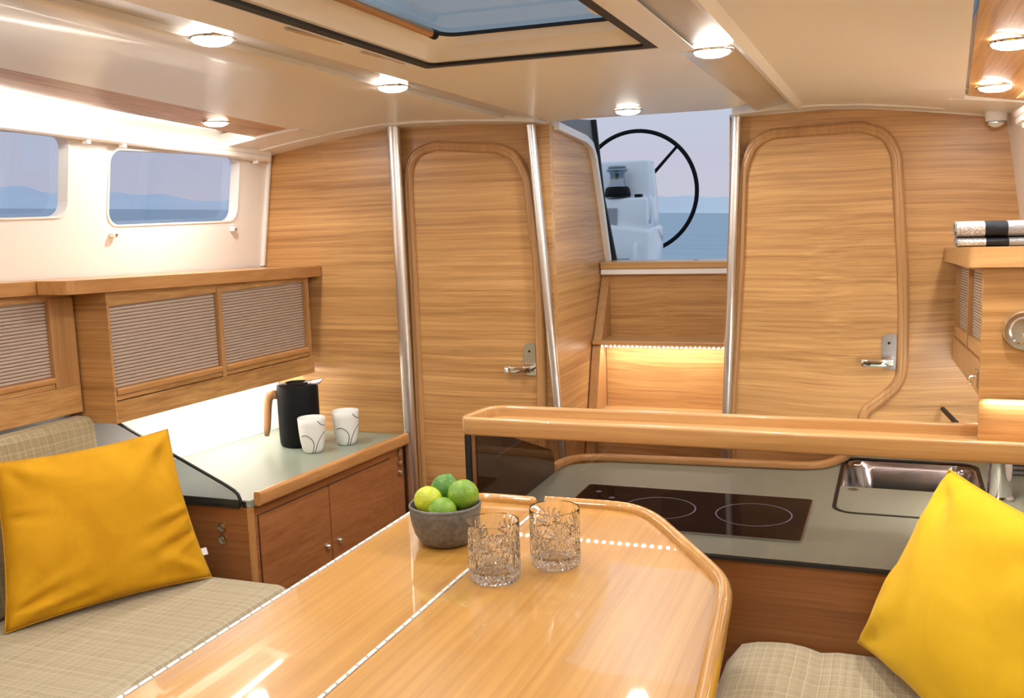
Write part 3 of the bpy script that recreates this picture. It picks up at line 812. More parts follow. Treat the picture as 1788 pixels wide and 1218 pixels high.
# ================================================================ port side: sideboard, locker, sofa
def sbY(x): return 1.51-.09*(x-2.03)
sb = thing('sideboard', 'low wooden sideboard with two doors under the sage worktop', 'cabinet', (2.4, 1.6, 0))
bm = new()
hexa(bm, [(2.03, sbY(2.03)+.004, 0), (2.747, sbY(2.747)+.004, 0), (2.795, 1.93, 0), (2.03, 2.03, 0), (2.03, sbY(2.03)+.004, .556), (2.747, sbY(2.747)+.004, .556), (2.795, 1.93, .556), (2.03, 2.03, .556)])
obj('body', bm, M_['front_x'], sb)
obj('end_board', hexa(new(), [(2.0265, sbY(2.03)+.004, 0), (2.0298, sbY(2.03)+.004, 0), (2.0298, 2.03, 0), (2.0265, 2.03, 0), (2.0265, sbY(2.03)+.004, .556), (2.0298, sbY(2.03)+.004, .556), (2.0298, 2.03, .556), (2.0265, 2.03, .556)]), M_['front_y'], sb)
def sbplate(name, x0, x1, z0, z1, m, parent, d0=.0, d1=.004, bev=0):
    bm = new()
    hexa(bm, [(x0, sbY(x0)-d0+.004, z0), (x1, sbY(x1)-d0+.004, z0), (x1, sbY(x1)-d1, z0), (x0, sbY(x0)-d1, z0),
              (x0, sbY(x0)-d0+.004, z1), (x1, sbY(x1)-d0+.004, z1), (x1, sbY(x1)-d1, z1), (x0, sbY(x0)-d1, z1)], bev)
    return obj(name, bm, m, parent)
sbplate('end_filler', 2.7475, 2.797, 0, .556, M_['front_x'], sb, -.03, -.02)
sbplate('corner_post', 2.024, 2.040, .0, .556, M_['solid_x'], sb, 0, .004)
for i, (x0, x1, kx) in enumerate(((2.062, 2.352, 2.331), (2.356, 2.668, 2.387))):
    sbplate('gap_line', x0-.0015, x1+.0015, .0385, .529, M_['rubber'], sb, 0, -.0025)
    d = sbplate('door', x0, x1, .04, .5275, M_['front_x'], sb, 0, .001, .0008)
    y = sbY(kx)
    obj('knob', lathe(new(), [(0, -.014), (.006, -.013), (.0085, -.009), (.0105, -.003), (.0105, -.001), (0, -.001)], (kx, y, .359), 18, 'y'), M_['chrome'], d, auto=40)
for z in (.534, .504, .473):
    obj('push_button', lathe(new(), [(0, -.008), (.005, -.0075), (.006, -.005), (.0095, -.004), (.0095, .003), (0, .003)], (2.722, sbY(2.722), z), 18, 'y'), M_['chrome'], sb, auto=40)
for z in (.503, .470):
    obj('push_button', lathe(new(), [(0, -.008), (.006, -.0075), (.007, -.005), (.0125, -.004), (.0125, .0), (0, .0)], (2.0264, 1.595, z), 18, 'x'), M_['chrome'], sb, auto=40)
bm = new()
hexa(bm, [(2.031, sbY(2.031), .5565), (2.747, sbY(2.747), .5565), (2.747, 1.940, .5565), (2.031, 2.034, .5565), (2.031, sbY(2.031), .575), (2.747, sbY(2.747), .575), (2.747, 1.940, .575), (2.031, 2.034, .575)], .001)
hexa(bm, [(2.747, 1.47, .5565), (2.798, 1.465, .5565), (2.798, 1.933, .5565), (2.747, 1.940, .5565), (2.747, 1.47, .575), (2.798, 1.465, .575), (2.798, 1.933, .575), (2.747, 1.940, .575)])
o = obj('worktop', bm, M_['counter'], origin=(2.4, 1.7, .556)); tag(o, 'sage green worktop under thermos and mugs', 'worktop')
bm = new()
f0, f1 = sbY(2.025), sbY(2.79)
fp = [(2.045, f0-.010), (2.70, sbY(2.70)-.010), (2.742, sbY(2.742)-.010)]
sweep(bm, [(x, y-.004, .577) for x, y in fp], round_bar(.022, .036, .007, 4), (0, 0, 1))
o = obj('worktop_fiddle', bm, M_['solid_x'], auto=40, origin=(2.4, 1.48, .56)); tag(o, 'rounded solid wood fiddle rail along the sage worktop front', 'rail')
# acrylic divider between sofa and worktop
dv = thing('acrylic_divider', 'smoked acrylic divider with black edge beside the sofa cushion', 'divider', (2.03, 1.75, .56))
dpoly = rpoly([(1.534, .560), (1.532, .592, .02), (1.575, .618, .04), (1.908, .762), (2.00, .775), (2.02, .560)])
obj('sheet', slab(new(), dpoly, [], lambda a, b, t: (2.026-t, a, b), 0, .004), M_['divider'], dv)
edge = [(1.534, .562), (1.532, .578), (1.538, .592), (1.550, .602), (1.58, .617), (1.70, .670), (1.908, .762)]
obj('edge_strip', tube(new(), [(2.024, a, b) for a, b in edge], .0042, 8), M_['rubber'], dv, smooth=True)
obj('foot_strip', box(new(), 2.020, 2.029, 1.536, 2.0, .5562, .5592), M_['rubber'], dv)
obj('foot_clip', box(new(), 2.030, 2.040, 1.520, 1.533, .552, .572, .002), M_['rubber'], dv)

# ---- overhead locker
def lkY(x): return 1.755+.09*(2.8-x)
def lkplate(bm, x0, x1, z0, z1, d0, d1, dzx=0.0, base=lkY, bev=0.0):
    """board parallel to the locker front: d0..d1 metres behind the front plane; top edge rises dzx per metre forward"""
    zz0 = lambda x: z0
    zz1 = lambda x: z1+dzx*(x1-x)
    return hexa(bm, [(x0, base(x0)+d0, zz0(x0)), (x1, base(x1)+d0, zz0(x1)), (x1, base(x1)+d1, zz0(x1)), (x0, base(x0)+d1, zz0(x0)),
                     (x0, base(x0)+d0, zz1(x0)), (x1, base(x1)+d0, zz1(x1)), (x1, base(x1)+d1, zz1(x1)), (x0, base(x0)+d1, zz1(x0))], bev)
def tambour(x0, x1, z0, z1, base, d, rows):
    bm = new(); prof = []
    p = (z1-z0)/rows
    for i in range(rows):
        z = z0+p*i
        prof += [(z, .0065), (z+p*.16, .0065), (z+p*.20, .0006), (z+p*.55, 0), (z+p*.97, .0006)]
    prof.append((z1, .0065))
    A = [bm.verts.new((x0, base(x0)+d+q, z)) for z, q in prof]; C = [bm.verts.new((x1, base(x1)+d+q, z)) for z, q in prof]
    for i in range(len(A)-1): bm.faces.new([A[i], C[i], C[i+1], A[i+1]])
    a0 = bm.verts.new((x0, base(x0)+d+.0085, z0)); a1 = bm.verts.new((x0, base(x0)+d+.0085, z1)); c0 = bm.verts.new((x1, base(x1)+d+.0085, z0)); c1 = bm.verts.new((x1, base(x1)+d+.0085, z1))
    bm.faces.new([a0, a1, c1, c0])
    return bm
def locker(name, label, x0, x1, xm, base, ztop, dz, zb, zboard, deep, side=True):
    """x0 forward end, x1 aft end, xm list of mullion positions"""
    t = thing(name, label, 'locker', ((x0+x1)/2, base(x0), zb), group='overhead lockers with tambour doors')
    zt = lambda x: ztop+dz*(x1-x)
    # carcass behind the doors
    obj('carcass', lkplate(new(), x0+.002, x1, zb+.002, ztop-.002, .022, deep, dz, base), M_['wood_x'], t)
    obj('bottom_board', lkplate(new(), x0, x1, zb, zboard, 0, .0215, 0, base, .001), M_['wood_x'], t)
    obj('top_rail', lkplate(new(), x0, x1, ztop-.012, ztop, .004, .0215, dz, base), M_['wood_x'], t)
    return t, zt
L1, zt1 = locker('overhead_locker', 'wooden overhead locker with two taupe tambour doors', 1.955, 2.757, [2.345], lkY, 1.084, .028, .775, .830, .14)
obj('side_panel', hexa(new(), [(1.948, lkY(1.95), .775), (1.9548, lkY(1.955), .775), (1.9548, 1.98, .775), (1.948, 1.98, .775), (1.948, lkY(1.95), 1.1085), (1.9548, lkY(1.955), 1.108), (1.9548, 1.98, 1.108), (1.948, 1.98, 1.1085)]), M_['wood_y'], L1)
for x0, x1 in ((2.338, 2.354), (2.732, 2.744)):
    obj('stile', lkplate(new(), x0, x1, .8302, 1.072+.028*(2.757-x1), 0, .021, .028, lkY, .0008), M_['wood_z'], L1)
for x0, x1 in ((1.958, 2.337), (2.355, 2.731)):
    tb = obj('tambour_door', tambour(x0, x1, .862, 1.072+.028*(2.757-x1), lkY, .012, 25), M_['tambour'], L1, kind='stuff')
    obj('pull_ledge', lkplate(new(), x0, x1, .8325, .8455, .002, .02, 0, lkY, .001), M_['wood_x'], tb)
    obj('pull_lip', lkplate(new(), x0, x1, .8455, .8625, -.004, .02, 0, lkY, .004), M_['solid_x'], tb)
obj('end_stile', lkplate(new(), 2.745, 2.757, .8302, 1.070, .006, .0215, .028, lkY), M_['wood_x'], L1)
def fslab(x0, x1, base, over, ztop, dz, th, deep, rr):
    """shelf slab following the locker, z rises forward"""
    pts = rpoly([(x0, base(x0)-over, rr), (x1, base(x1)-over, .004), (x1, base(x1)+deep), (x0, base(x0)+deep)], 5)
    return slab(new(), pts, [], lambda a, b, t: (a, b, ztop+dz*(x1-a)+t), 0, -th)
o = fslab(1.825, 2.797, lkY, .018, 1.116, .030, .033, .19, .03)
sh = obj('shelf_top', o, M_['solid_x'], L1)
def lk2(x): return 1.852+.09*(2.8-x)
L2, zt2 = locker('overhead_locker', 'forward overhead locker with one tambour door, cut by the picture edge',   .9, 1.940, [], lk2, 1.106, .030, .805, .875, .06)
for x0, x1 in ((1.868, 1.9395),):
    obj('stile', lkplate(new(), x0, x1, .8752, 1.0965, 0, .021, .03, lk2, .0008), M_['wood_z'], L2)
tb = obj('tambour_door', tambour(1.0, 1.867, .904, 1.096, lk2, .012, 23), M_['tambour'], L2, kind='stuff')
obj('pull_ledge', lkplate(new(), 1.0, 1.867, .8755, .889, .002, .02, 0, lk2, .001), M_['wood_x'], tb)
obj('pull_lip', lkplate(new(), 1.0, 1.867, .889, .9045, -.004, .02, 0, lk2, .004), M_['solid_x'], tb)
obj('stile', lkplate(new(),   .9, .9995, .8752, 1.096, 0, .021, .03, lk2), M_['wood_z'], L2)
obj('shelf_top', fslab(.9, 1.823, lambda x: lk2(x), .02, 1.145, .030, .033, .12, .003), M_['solid_x'], L2)
# light under the big locker
t = thing('counter_light', 'white light strip under the overhead locker over the worktop', 'light strip', (2.37, 1.86, .77))
obj('diffuser', hexa(new(), [(2.0, 1.868, .7665), (2.77, 1.80, .7665), (2.77, 1.812, .7665), (2.0, 1.88, .7665), (2.0, 1.868, .7745), (2.77, 1.80, .7745), (2.77, 1.812, .7745), (2.0, 1.88, .7745)]), M_['ledstrip'], t)
area('lamp', (2.385, 1.84, .762), (2.385, 1.97, .60), .76, .012, P_COUNTER, (1, .97, .94), t, xdir=(.77, -.068, 0))

# ---- port sofa
def cushion(name, label, x0, x1, y0, y1, z0, z1, bev, m, bulge=.008):
    bm = new(); nx = max(8, int((x1-x0)/.06)); ny = 12
    box(bm, x0, x1, y0, y1, z0, z1)
    bmesh.ops.bevel(bm, geom=bm.edges[:], offset=bev, segments=5, affect='EDGES', profile=.55)
    o = obj(name, bm, m, origin=((x0+x1)/2, (y0+y1)/2, z0), auto=60)
    return o
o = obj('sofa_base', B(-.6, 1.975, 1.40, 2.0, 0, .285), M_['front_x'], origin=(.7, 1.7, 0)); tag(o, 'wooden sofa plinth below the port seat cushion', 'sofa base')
o = cushion('seat_cushion', '', -.6, 1.980, 1.362, 1.905, .285, .397, .034, M_['linen']); tag(o, 'beige checked seat cushion under the mustard pillow', 'cushion', 'sofa cushions')
# backrest cushion, raked
bm = new()
hexa(bm, [(.2, 1.870, .399), (1.945, 1.862, .399), (1.945, 1.945, .399), (.2, 1.955, .399), (.2, 1.945, .797), (1.945, 1.893, .797), (1.945, 1.960, .797), (.2, 2.01, .797)])
bmesh.ops.bevel(bm, geom=bm.edges[:], offset=.022, segments=4, affect='EDGES', profile=.5)
o = obj('backrest_cushion', bm, M_['linen2'], auto=60, origin=(1.1, 1.88, .398)); tag(o, 'olive beige checked backrest cushion below the forward locker', 'cushion', 'sofa cushions')

# ---- pillows
def pillow(label, c, m, T, seed, tagpos=None, wr=.006, folds=()):
    """c: corners bottom-left, bottom-right, top-right, top-left as seen from the front"""
    BL, BR, TR, TL = [Vector(p) for p in c]
    nrm = ((BR-BL).cross(TL-BL)).normalized()
    N = 44; bm = new()
    def pt(i, j, s):
        u = i/N*2-1; v = j/N*2-1
        # edges pull in between the pointed corners
        uu = u*(1-.055*(1-v*v)*abs(u)); vv = v*(1-.060*(1-u*u)*abs(v))
        a = (uu+1)/2; b = (vv+1)/2
        p = BL*(1-a)*(1-b)+BR*a*(1-b)+TR*a*b+TL*(1-a)*b
        k = max(0, (1-u*u)*(1-v*v))
        t = T*(k**.42)
        edge = 1-k
        # folds radiating from the corners and along the seams
        q = Vector((u*2.2+seed, v*2.2, s*3.1))
        w = noise.noise(q*.6)*wr*.9
        for cu, cv in ((-1, -1), (1, -1), (1, 1), (-1, 1)):
            du, dv = u-cu, v-cv; d = math.hypot(du, dv); ang = math.atan2(dv, du)
            w += wr*1.5*math.sin(ang*8+seed*cu+cv)*math.exp(-d*2.3)*min(1, d*4)
        w += wr*.55*math.sin((u*8+seed) + 2*noise.noise(q))*math.exp(-(1-abs(v))*5)
        w += wr*.75*math.sin((v*7+seed) + 2*noise.noise(q))*math.exp(-(1-abs(u))*5)
        for u0, v0, u1, v1, amp, sig in folds:      # hand-placed creases
            ax, ay = u1-u0, v1-v0; L2 = ax*ax+ay*ay
            q_ = max(0, min(1, ((u-u0)*ax+(v-v0)*ay)/L2))
            dd = math.hypot(u-u0-q_*ax, v-v0-q_*ay)
            sg = sig*(.45+.9*q_)
            w += amp*(1-.85*q_)*(math.exp(-(dd/sg)**2)-.6*math.exp(-((dd-2.0*sg)/sg)**2)) if s == 1 else 0
        t = t+w*min(1, k*6)
        return p+nrm*t*s
    G = {}
    for s in (1, -1):
        for i in range(N+1):
            for j in range(N+1):
                if s == -1 and (i in (0, N) or j in (0, N)): G[(s, i, j)] = G[(1, i, j)]
                else: G[(s, i, j)] = bm.verts.new(pt(i, j, s))
        for i in range(N):
            for j in range(N):
                f = [G[(s, i, j)], G[(s, i+1, j)], G[(s, i+1, j+1)], G[(s, i, j+1)]]
                bm.faces.new(f if s == 1 else f[::-1])
    base = (BL+BR)/2
    t = thing('throw_pillow', label, 'pillow', base, group='yellow throw pillows')
    obj('cover', bm, m, t, smooth=True)
    seam = []
    for i in range(0, N+1, 2): seam.append(pt(i, 0, 1))
    for j in range(2, N+1, 2): seam.append(pt(N, j, 1))
    for i in range(N-2, -1, -2): seam.append(pt(i, N, 1))
    for j in range(N-2, 0, -2): seam.append(pt(0, j, 1))
    obj('seam', tube(new(), seam, .0016, 6, closed=True), m, t, smooth=True)
    if tagpos is not None:
        a, b = tagpos
        p = BR*(1-b)+TR*b + (BR-BL).normalized()*.002
        d = (BR-BL).normalized(); up = (TR-BR).normalized()
        hexa_pts = []
        for s in (-.0008, .0008):
            for x, y in ((-.018, -.009), (.006, -.009), (.006, .009), (-.018, .009)):
                hexa_pts.append(p+d*x+up*y+nrm*s)
        lt = obj('label_tag', hexa(new(), hexa_pts), M_['plastic'], t, label='small pale sewn-in label')
    return t
pillow('mustard velvet pillow leaning on the backrest cushion', [(1.530, 1.80, .402), (1.945, 1.575, .402), (1.965, 1.690, .765), (1.612, 1.882, .755)], M_['velvet'], .062, 1.7, (1, .17), .010,
       [(.98, -.10, .40, -.30, -.016, .055), (.98, -.35, .35, -.62, -.014, .06), (-.96, -.80, -.30, -.62, -.017, .06), (-.80, -.97, -.10, -.86, -.012, .05), (.55, .98, .40, .55, -.008, .05), (.95, -.9, .5, -.55, .010, .05), (-.97, .3, -.5, .2, -.007, .06)])

# ================================================================ table
tb_ = thing('dining_table', 'glossy varnished saloon table with raised rim and folding leaf', 'table', (.9, .5, 0))
ZT = .70
def tfn(a, b, t): return (a, b, ZT+t)
leaf = rpoly([(-.4, .890), (1.69, .8754), (1.79, .800, .03), (1.80, .649), (-.4, .649)])
main = [(-.4, .641), (1.808, .641)] + catmull([(1.813, .52), (1.80, .462), (1.75, .405), (1.66, .345)]) + catmull([(1.535, .268), (1.49, .244), (1.44, .231), (1.38, .224)]) + [(1.1, .200), (.4, .13), (-.4, .06)]
obj('leaf', slab(new(), leaf, [], tfn, -.026, 0), M_['table'], tb_)
obj('leaf', slab(new(), main, [], tfn, -.026, 0), M_['table'], tb_)
rim = [(-.011, -.03), (-.011, .006), (-.008, .012), (-.002, .0155), (.004, .0145), (.009, .009), (.013, .001), (.013, -.001)]
p1 = [(1.808, .643)] + catmull([(1.811, .52), (1.80, .464), (1.752, .409), (1.66, .349)]) + catmull([(1.535, .272), (1.49, .248), (1.44, .235), (1.38, .228)]) + [(1.1, .204), (.4, .134), (-.4, .064)]
rim_o = [(-a, b) for a, b in rim]
obj('rim', sweep(new(), [(x, y, ZT) for x, y in p1], rim_o, (0, 0, 1)), M_['table'], tb_, auto=50)
p2 = catmull([(1.755, .816), (1.782, .797), (1.798, .775), (1.80, .74)]) + [(1.80, .668)]
obj('rim', sweep(new(), [(x, y, ZT) for x, y in p2], rim_o, (0, 0, 1)), M_['table'], tb_, auto=50)
obj('rim_end', lathe(new(), [(0, .0150), (.006, .0135), (.010, .008), (.011, -.002), (0, -.002)], (1.799, .668, ZT), 16), M_['table'], tb_, smooth=True)
def hinge(xa, ya, xb, yb):
    bm = new(); n = int((xb-xa)/.026)
    for i in range(n):
        x = xa+(xb-xa)*i/n; y = ya+(yb-ya)*i/n
        tube(bm, [(x+.001, y, ZT+.0002), (x+.0235, y+(yb-ya)/n, ZT+.0002)], .0028, 8)
    return bm
obj('piano_hinge', hinge(-.39, .645, 1.795, .645), M_['plastic'], tb_, auto=50, kind='stuff')
obj('hinge_bed', B(-.4, 1.80, .6411, .6489, ZT-.020, ZT-.003), M_['rubber'], tb_)
obj('piano_hinge', hinge(-.39, .8935, 1.69, .8790), M_['plastic'], tb_, auto=50, kind='stuff')
obj('hinge_leaf', hexa(new(), [(-.4, .892, ZT-.03), (1.69, .8774, ZT-.03), (1.69, .8759, ZT-.03), (-.4, .8905, ZT-.03), (-.4, .892, ZT-.001), (1.69, .8774, ZT-.001), (1.69, .8759, ZT-.001), (-.4, .8905, ZT-.001)]), M_['steel'], tb_)
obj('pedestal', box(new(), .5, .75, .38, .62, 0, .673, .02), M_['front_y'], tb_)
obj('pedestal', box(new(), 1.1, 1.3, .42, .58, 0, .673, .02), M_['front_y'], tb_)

# ---- cut-glass tumblers
STAR_A = [math.radians(a) for a in (90, 68, 112, 46, 134, 22, 158, 0, 180, 270, 305, 235)]
def cuts(theta, hh, R_, rot):
    s = (theta+rot) % (2*math.pi)
    g = 0.0
    for row, (hc, n, ph) in enumerate(((.056, 4, 0.0), (.038, 4, .5))):
        step = 2*math.pi/n
        k = round(s/step-ph); ds = (s-(k+ph)*step)*R_; dh = hh-hc
        d = math.hypot(ds, dh)
        L = .029 if row == 0 else .020
        if d < L:
            a = math.atan2(dh, ds)
            for q in STAR_A:
                da = (a-q+math.pi) % (2*math.pi)-math.pi
                if abs(da) < .6:
                    perp = abs(d*math.sin(da)); w = .0030*(1-d/L)+.0005
                    if d*math.cos(da) > .002 and perp < w: g = max(g, .0022*(1-perp/w)*min(1, d/.006))
    if .0095 < hh < .026:      # crosshatch diamonds near the base
        p = (s*R_/.0072); z = (hh-.0095)/.0075
        f = abs(((p+z) % 1)-.5)+abs(((p-z) % 1)-.5)
        g = max(g, .0026*max(0, f-.3))
    if hh < .0095:
        g = max(g, .0018*abs(math.sin(s*14)))
    return g
def tumbler(label, x, y, rot):
    R_, H = .0415, .0955
    prof = [(0, .0035), (.028, .0035), (.034, .0004), (.0365, .0004)]
    nz = 84
    for i in range(nz+1):
        z = .002+(H-.0025)*i/nz
        prof.append((R_-.0035*(1-min(1, z/.02))**2, z))
    prof += [(R_-.0008, H), (R_-.0024, H-.0006)]
    for i in range(1, 13):
        prof.append((R_-.0030-.0008*(i/12), H-.0006-(H-.022)*i/12))
    prof += [(R_-.008, .0165), (R_-.016, .0145), (0, .0145)]
    def fn(r, h, a):
        if r > R_-.0037 and h < H-.002 and r > .0365: return r-cuts(a, h, R_, rot)
        return r
    bm = lathe(new(), prof, (x, y, ZT+.0004), 264, 'z', fn)
    o = obj('tumbler', bm, M_['crystal'], auto=16, origin=(x, y, ZT))
    tag(o, label, 'glass', 'cut crystal tumblers on the table')
tumbler('cut crystal tumbler standing nearer to the camera beside the hinge line', 1.404, .588, .35)
tumbler('cut crystal tumbler standing farther back towards the hob', 1.492, .516, 1.0)

# ---- bowl and limes
bx, by = 1.545, .737
bw = thing('stoneware_bowl', 'grey speckled stoneware bowl full of limes on the table', 'bowl', (bx, by, ZT))
prof = [(0, .004), (.030, .004), (.034, 0), (.040, .0004), (.048, .008), (.0555, .022), (.0605, .040), (.0625, .058), (.0632, .0695), (.0615, .0705), (.0598, .0690), (.0585, .056), (.0555, .036), (.049, .020), (.038, .012), (0, .010)]
obj('body', lathe(new(), prof, (bx, by, ZT+.0006), 48), M_['stone'], bw, smooth=True)
obj('rim_glaze', lathe(new(), [(.0634, .066), (.0640, .070), (.0618, .0725), (.0595, .070), (.0598, .066)], (bx, by, ZT+.0006), 48), M_['stone'], bw, smooth=True)
def lime(label, p, r, rot, m):
    bm = new()
    bmesh.ops.create_icosphere(bm, subdivisions=4, radius=1)
    for v in bm.verts:
        q = v.co.copy(); k = abs(q.z)
        nub = max(0, k-.93)*1.6
        n = noise.noise(q*3.1+Vector((r*900, 0, 0)))*.03
        v.co = Vector((q.x*(1+n), q.y*(1+n), q.z*(1.06+n)+math.copysign(nub*.8, q.z)))*r
    bm.transform(Matrix.Translation(Vector(p)) @ rot.to_matrix().to_4x4())
    t = thing('lime', label, 'lime', p, group='limes in the stoneware bowl')
    obj('peel', bm, m, t, smooth=True)
    e = Vector((0, 0, -1.13*r)); e.rotate(rot); up = e.normalized()
    st_ = new()
    tube(st_, [Vector(p)+e*.965, Vector(p)+e*1.01], [.0030, .0022], 8)
    obj('stem_scar', st_, M_['limescar'], t, smooth=True)
    return t
from mathutils import Euler
M_['limescar'] = plain('lime_stem', (.36, .30, .07), rough=.7)
G1 = lime_mat('lime_green', (.13, .27, .018), (.24, .40, .030)); G2 = lime_mat('lime_dark_green', (.05, .17, .018), (.14, .30, .03)); G3 = lime_mat('lime_yellow', (.38, .46, .020), (.55, .58, .030))
lime('yellowish lime at the front left rim of the bowl', (bx-.020, by+.022, ZT+.080), .0245, Euler((1.2, .5, 2.6)), G3)
lime('dark green lime at the back of the bowl', (bx+.030, by+.014, ZT+.088), .0245, Euler((.4, .3, .2)), G2)
lime('bright green lime highest at the right of the bowl', (bx+.004, by-.034, ZT+.088), .0265, Euler((.7, 1.9, .4)), G1)
lime('pale green lime lowest at the front of the bowl', (bx-.034, by-.011, ZT+.068), .0235, Euler((1.8, .2, .9)), G1)
lime('lime buried low in the middle of the bowl', (bx+.004, by+.002, ZT+.038), .0235, Euler((.8, .6, .1)), G1)

# ================================================================ thermos and mugs on the sage worktop
ZW = .5755
tx, ty = 2.600, 1.726
tj = thing('thermos_jug', 'matt black thermos jug with wooden handle', 'jug', (tx, ty, ZW))
obj('body', lathe(new(), [(0, 0), (.052, 0), (.059, .004), (.0615, .012), (.0625, .03), (.0632, .10), (.0632, .186), (.0615, .190), (0, .190)], (tx, ty, ZW), 48), M_['black'], tj, auto=40)
obj('lid', lathe(new(), [(0, .1925), (.030, .1925), (.032, .1955), (.034, .1965), (.036, .1965), (.0375, .1925), (.056, .1915), (.060, .190)], (tx, ty, ZW), 40), M_['black'], tj, auto=40)
# handle leaves towards picture left (port, slightly forward)
hd = Vector((-RIGHT.x, -RIGHT.y, 0)).normalized()
def hp(a, z): return Vector((tx, ty, ZW+z))+hd*a
path = [hp(.058, .158), hp(.075, .160), hp(.086, .156), hp(.092, .144), hp(.095, .12), hp(.098, .085), hp(.101, .055), hp(.104, .030)]
bm = new()
tube(bm, path, [.014, .0145, .0155, .014, .0125, .0118, .0110, .0075], 12)
hm = wood('walnut_handle', (.34, .155, .06), (.50, .26, .115), 'z', fine=120, rough=.5)
obj('handle', bm, hm, tj, smooth=True)
sp = -hd
def sq(a, s, z): return Vector((tx, ty, ZW+z))+sp*a+Vector((-sp.y, sp.x, 0))*s
obj('spout', hexa(new(), [sq(.030, -.018, .186), sq(.030, .018, .186), sq(.066, .010, .186), sq(.066, -.010, .186), sq(.020, -.010, .196), sq(.020, .010, .196), sq(.086, .006, .206), sq(.086, -.006, .206)], .002), M_['steel'], tj, auto=40)
def mug(label, x, y, rot):
    t = thing('mug', label, 'mug', (x, y, ZW), group='white mugs on the sage worktop')
    prof = [(0, .002), (.024, .002), (.0255, 0), (.028, .002), (.0320, .012), (.0365, .034), (.0395, .060), (.0410, .085), (.0415, .104), (.0405, .1052), (.0392, .104), (.0385, .085), (.0365, .05), (.031, .02), (.024, .010), (0, .008)]
    obj('cup', lathe(new(), prof, (x, y, ZW), 44), M_['ceramic'], t, smooth=True)
    outer = prof[3:9]
    def rad(h):
        for (r0, h0), (r1, h1) in zip(outer, outer[1:]):
            if h0 <= h <= h1: return r0+(r1-r0)*(h-h0)/(h1-h0)
        return outer[-1][0]
    base = math.atan2(CAM.y-y, CAM.x-x)+rot
    # angle grows towards picture right as seen from the viewer
    for pts in ([(-.95, .052), (-.70, .057), (-.40, .056), (-.12, .048), (.06, .036), (.09, .024), (.02, .011), (-.08, .002)],
                [(1.15, .062), (.85, .056), (.58, .044), (.40, .030), (.28, .015), (.20, .002)],
                [(.42, .100), (.62, .091), (.85, .085), (1.2, .081)]):
        fine = catmull([Vector((a, h, 0)) for a, h in pts], 6)
        path = [(x+(rad(h)+.0002)*math.cos(base+a), y+(rad(h)+.0002)*math.sin(base+a), ZW+h) for a, h, _ in fine]
        obj('painted_line', tube(new(), path, .0011, 6), M_['ink'], t, smooth=True)
    return t
mug('white mug with thin dark curves, in front of the thermos', 2.525, 1.634, .0)
mug('white mug with thin dark curves, between thermos and grab pole', 2.640, 1.585, .12)

# ================================================================ galley
ZG = .59
gc = thing('galley_cabinet', 'wooden galley cabinet facing the starboard seat', 'cabinet', (2.2, .3, 0))
def gout(g=0.0):
    return rpoly([(1.915+g, .845-g), (2.50-g, .845-g, .10), (2.565-g, .70, .03), (2.60-g, .22, .08), (2.74, .115-g, .05), (2.925, .10-g), (2.925, -.384), (1.915+g, -.44)], 6)
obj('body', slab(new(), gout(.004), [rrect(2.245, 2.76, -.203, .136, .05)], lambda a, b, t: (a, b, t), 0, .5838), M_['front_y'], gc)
SX0, SX1, SY0, SY1 = 2.252, 2.752, -.195, .128
o = obj('galley_worktop', slab(new(), gout(), [rrect(SX0, SX1, SY0, SY1, .045, 6)], lambda a, b, t: (a, b, ZG+t), -.006, 0), M_['counter'], origin=(2.2, .3, ZG)); tag(o, 'sage green galley worktop with cut-out for the sink', 'worktop')
# fiddle along the aft edge
fpth = [(2.43, .838)] + catmull([(2.47, .836), (2.525, .815), (2.556, .77), (2.566, .70)]) + [(2.585, .42)] + catmull([(2.598, .235), (2.615, .185), (2.66, .15), (2.74, .120), (2.90, .105)])
o = obj('worktop_fiddle', sweep(new(), [(x, y, ZG+.0105) for x, y in fpth], round_bar(.022, .020, .007, 4), (0, 0, 1)), M_['solid_y'], auto=40, origin=(2.55, .5, ZG)); tag(o, 'curved wood fiddle rail along the aft edge of the galley worktop', 'rail')
# hob
hb = thing('ceramic_hob', 'black two-zone ceramic hob set in the galley worktop', 'hob', (2.17, .44, ZG))
obj('glass', slab(new(), rrect(2.022, 2.322, .176, .707, .008, 3), [], lambda a, b, t: (a, b, ZG+t), .0004, .0044), M_['hobglass'], hb)
obj('edge_trim', slab(new(), rrect(2.020, 2.324, .174, .709, .009, 3), [rrect(2.0222, 2.3218, .1762, .7068, .008, 3)], lambda a, b, t: (a, b, ZG+t), .0003, .0047), M_['steel'], hb)
def circ(cx, cy, r, n=56): return [(cx+r*math.cos(2*math.pi*i/n), cy+r*math.sin(2*math.pi*i/n)) for i in range(n)]
for cx, cy, r in ((2.172, .499, .083), (2.176, .289, .083)):
    obj('ring_mark', slab(new(), circ(cx, cy, r), [circ(cx, cy, r-.0032)], lambda a, b, t: (a, b, ZG+.0044+t), 0, .0003), M_['hobmark'], hb)
for cx, cy, r in ((2.265, .668, .007), (2.222, .624, .007)):
    obj('touch_mark', slab(new(), circ(cx, cy, r, 24), [], lambda a, b, t: (a, b, ZG+.0044+t), 0, .0003), M_['hobmark'], hb)
for k in range(9):
    a = math.radians(150+k*22)
    obj('dial_mark', slab(new(), circ(2.17+.022*math.cos(a), .648+.022*math.sin(a), .0022, 8), [], lambda a_, b, t: (a_, b, ZG+.0044+t), 0, .0003), M_['hobmark'], hb)
obj('dial_arc', sweep(new(), [(2.17+.022*math.cos(math.radians(q)), .648+.022*math.sin(math.radians(q)), ZG+.0045) for q in range(-30, 91, 10)], [(-.002, 0), (.002, 0), (.002, .0003), (-.002, .0003)], (0, 0, 1)), M_['hobmark'], hb)
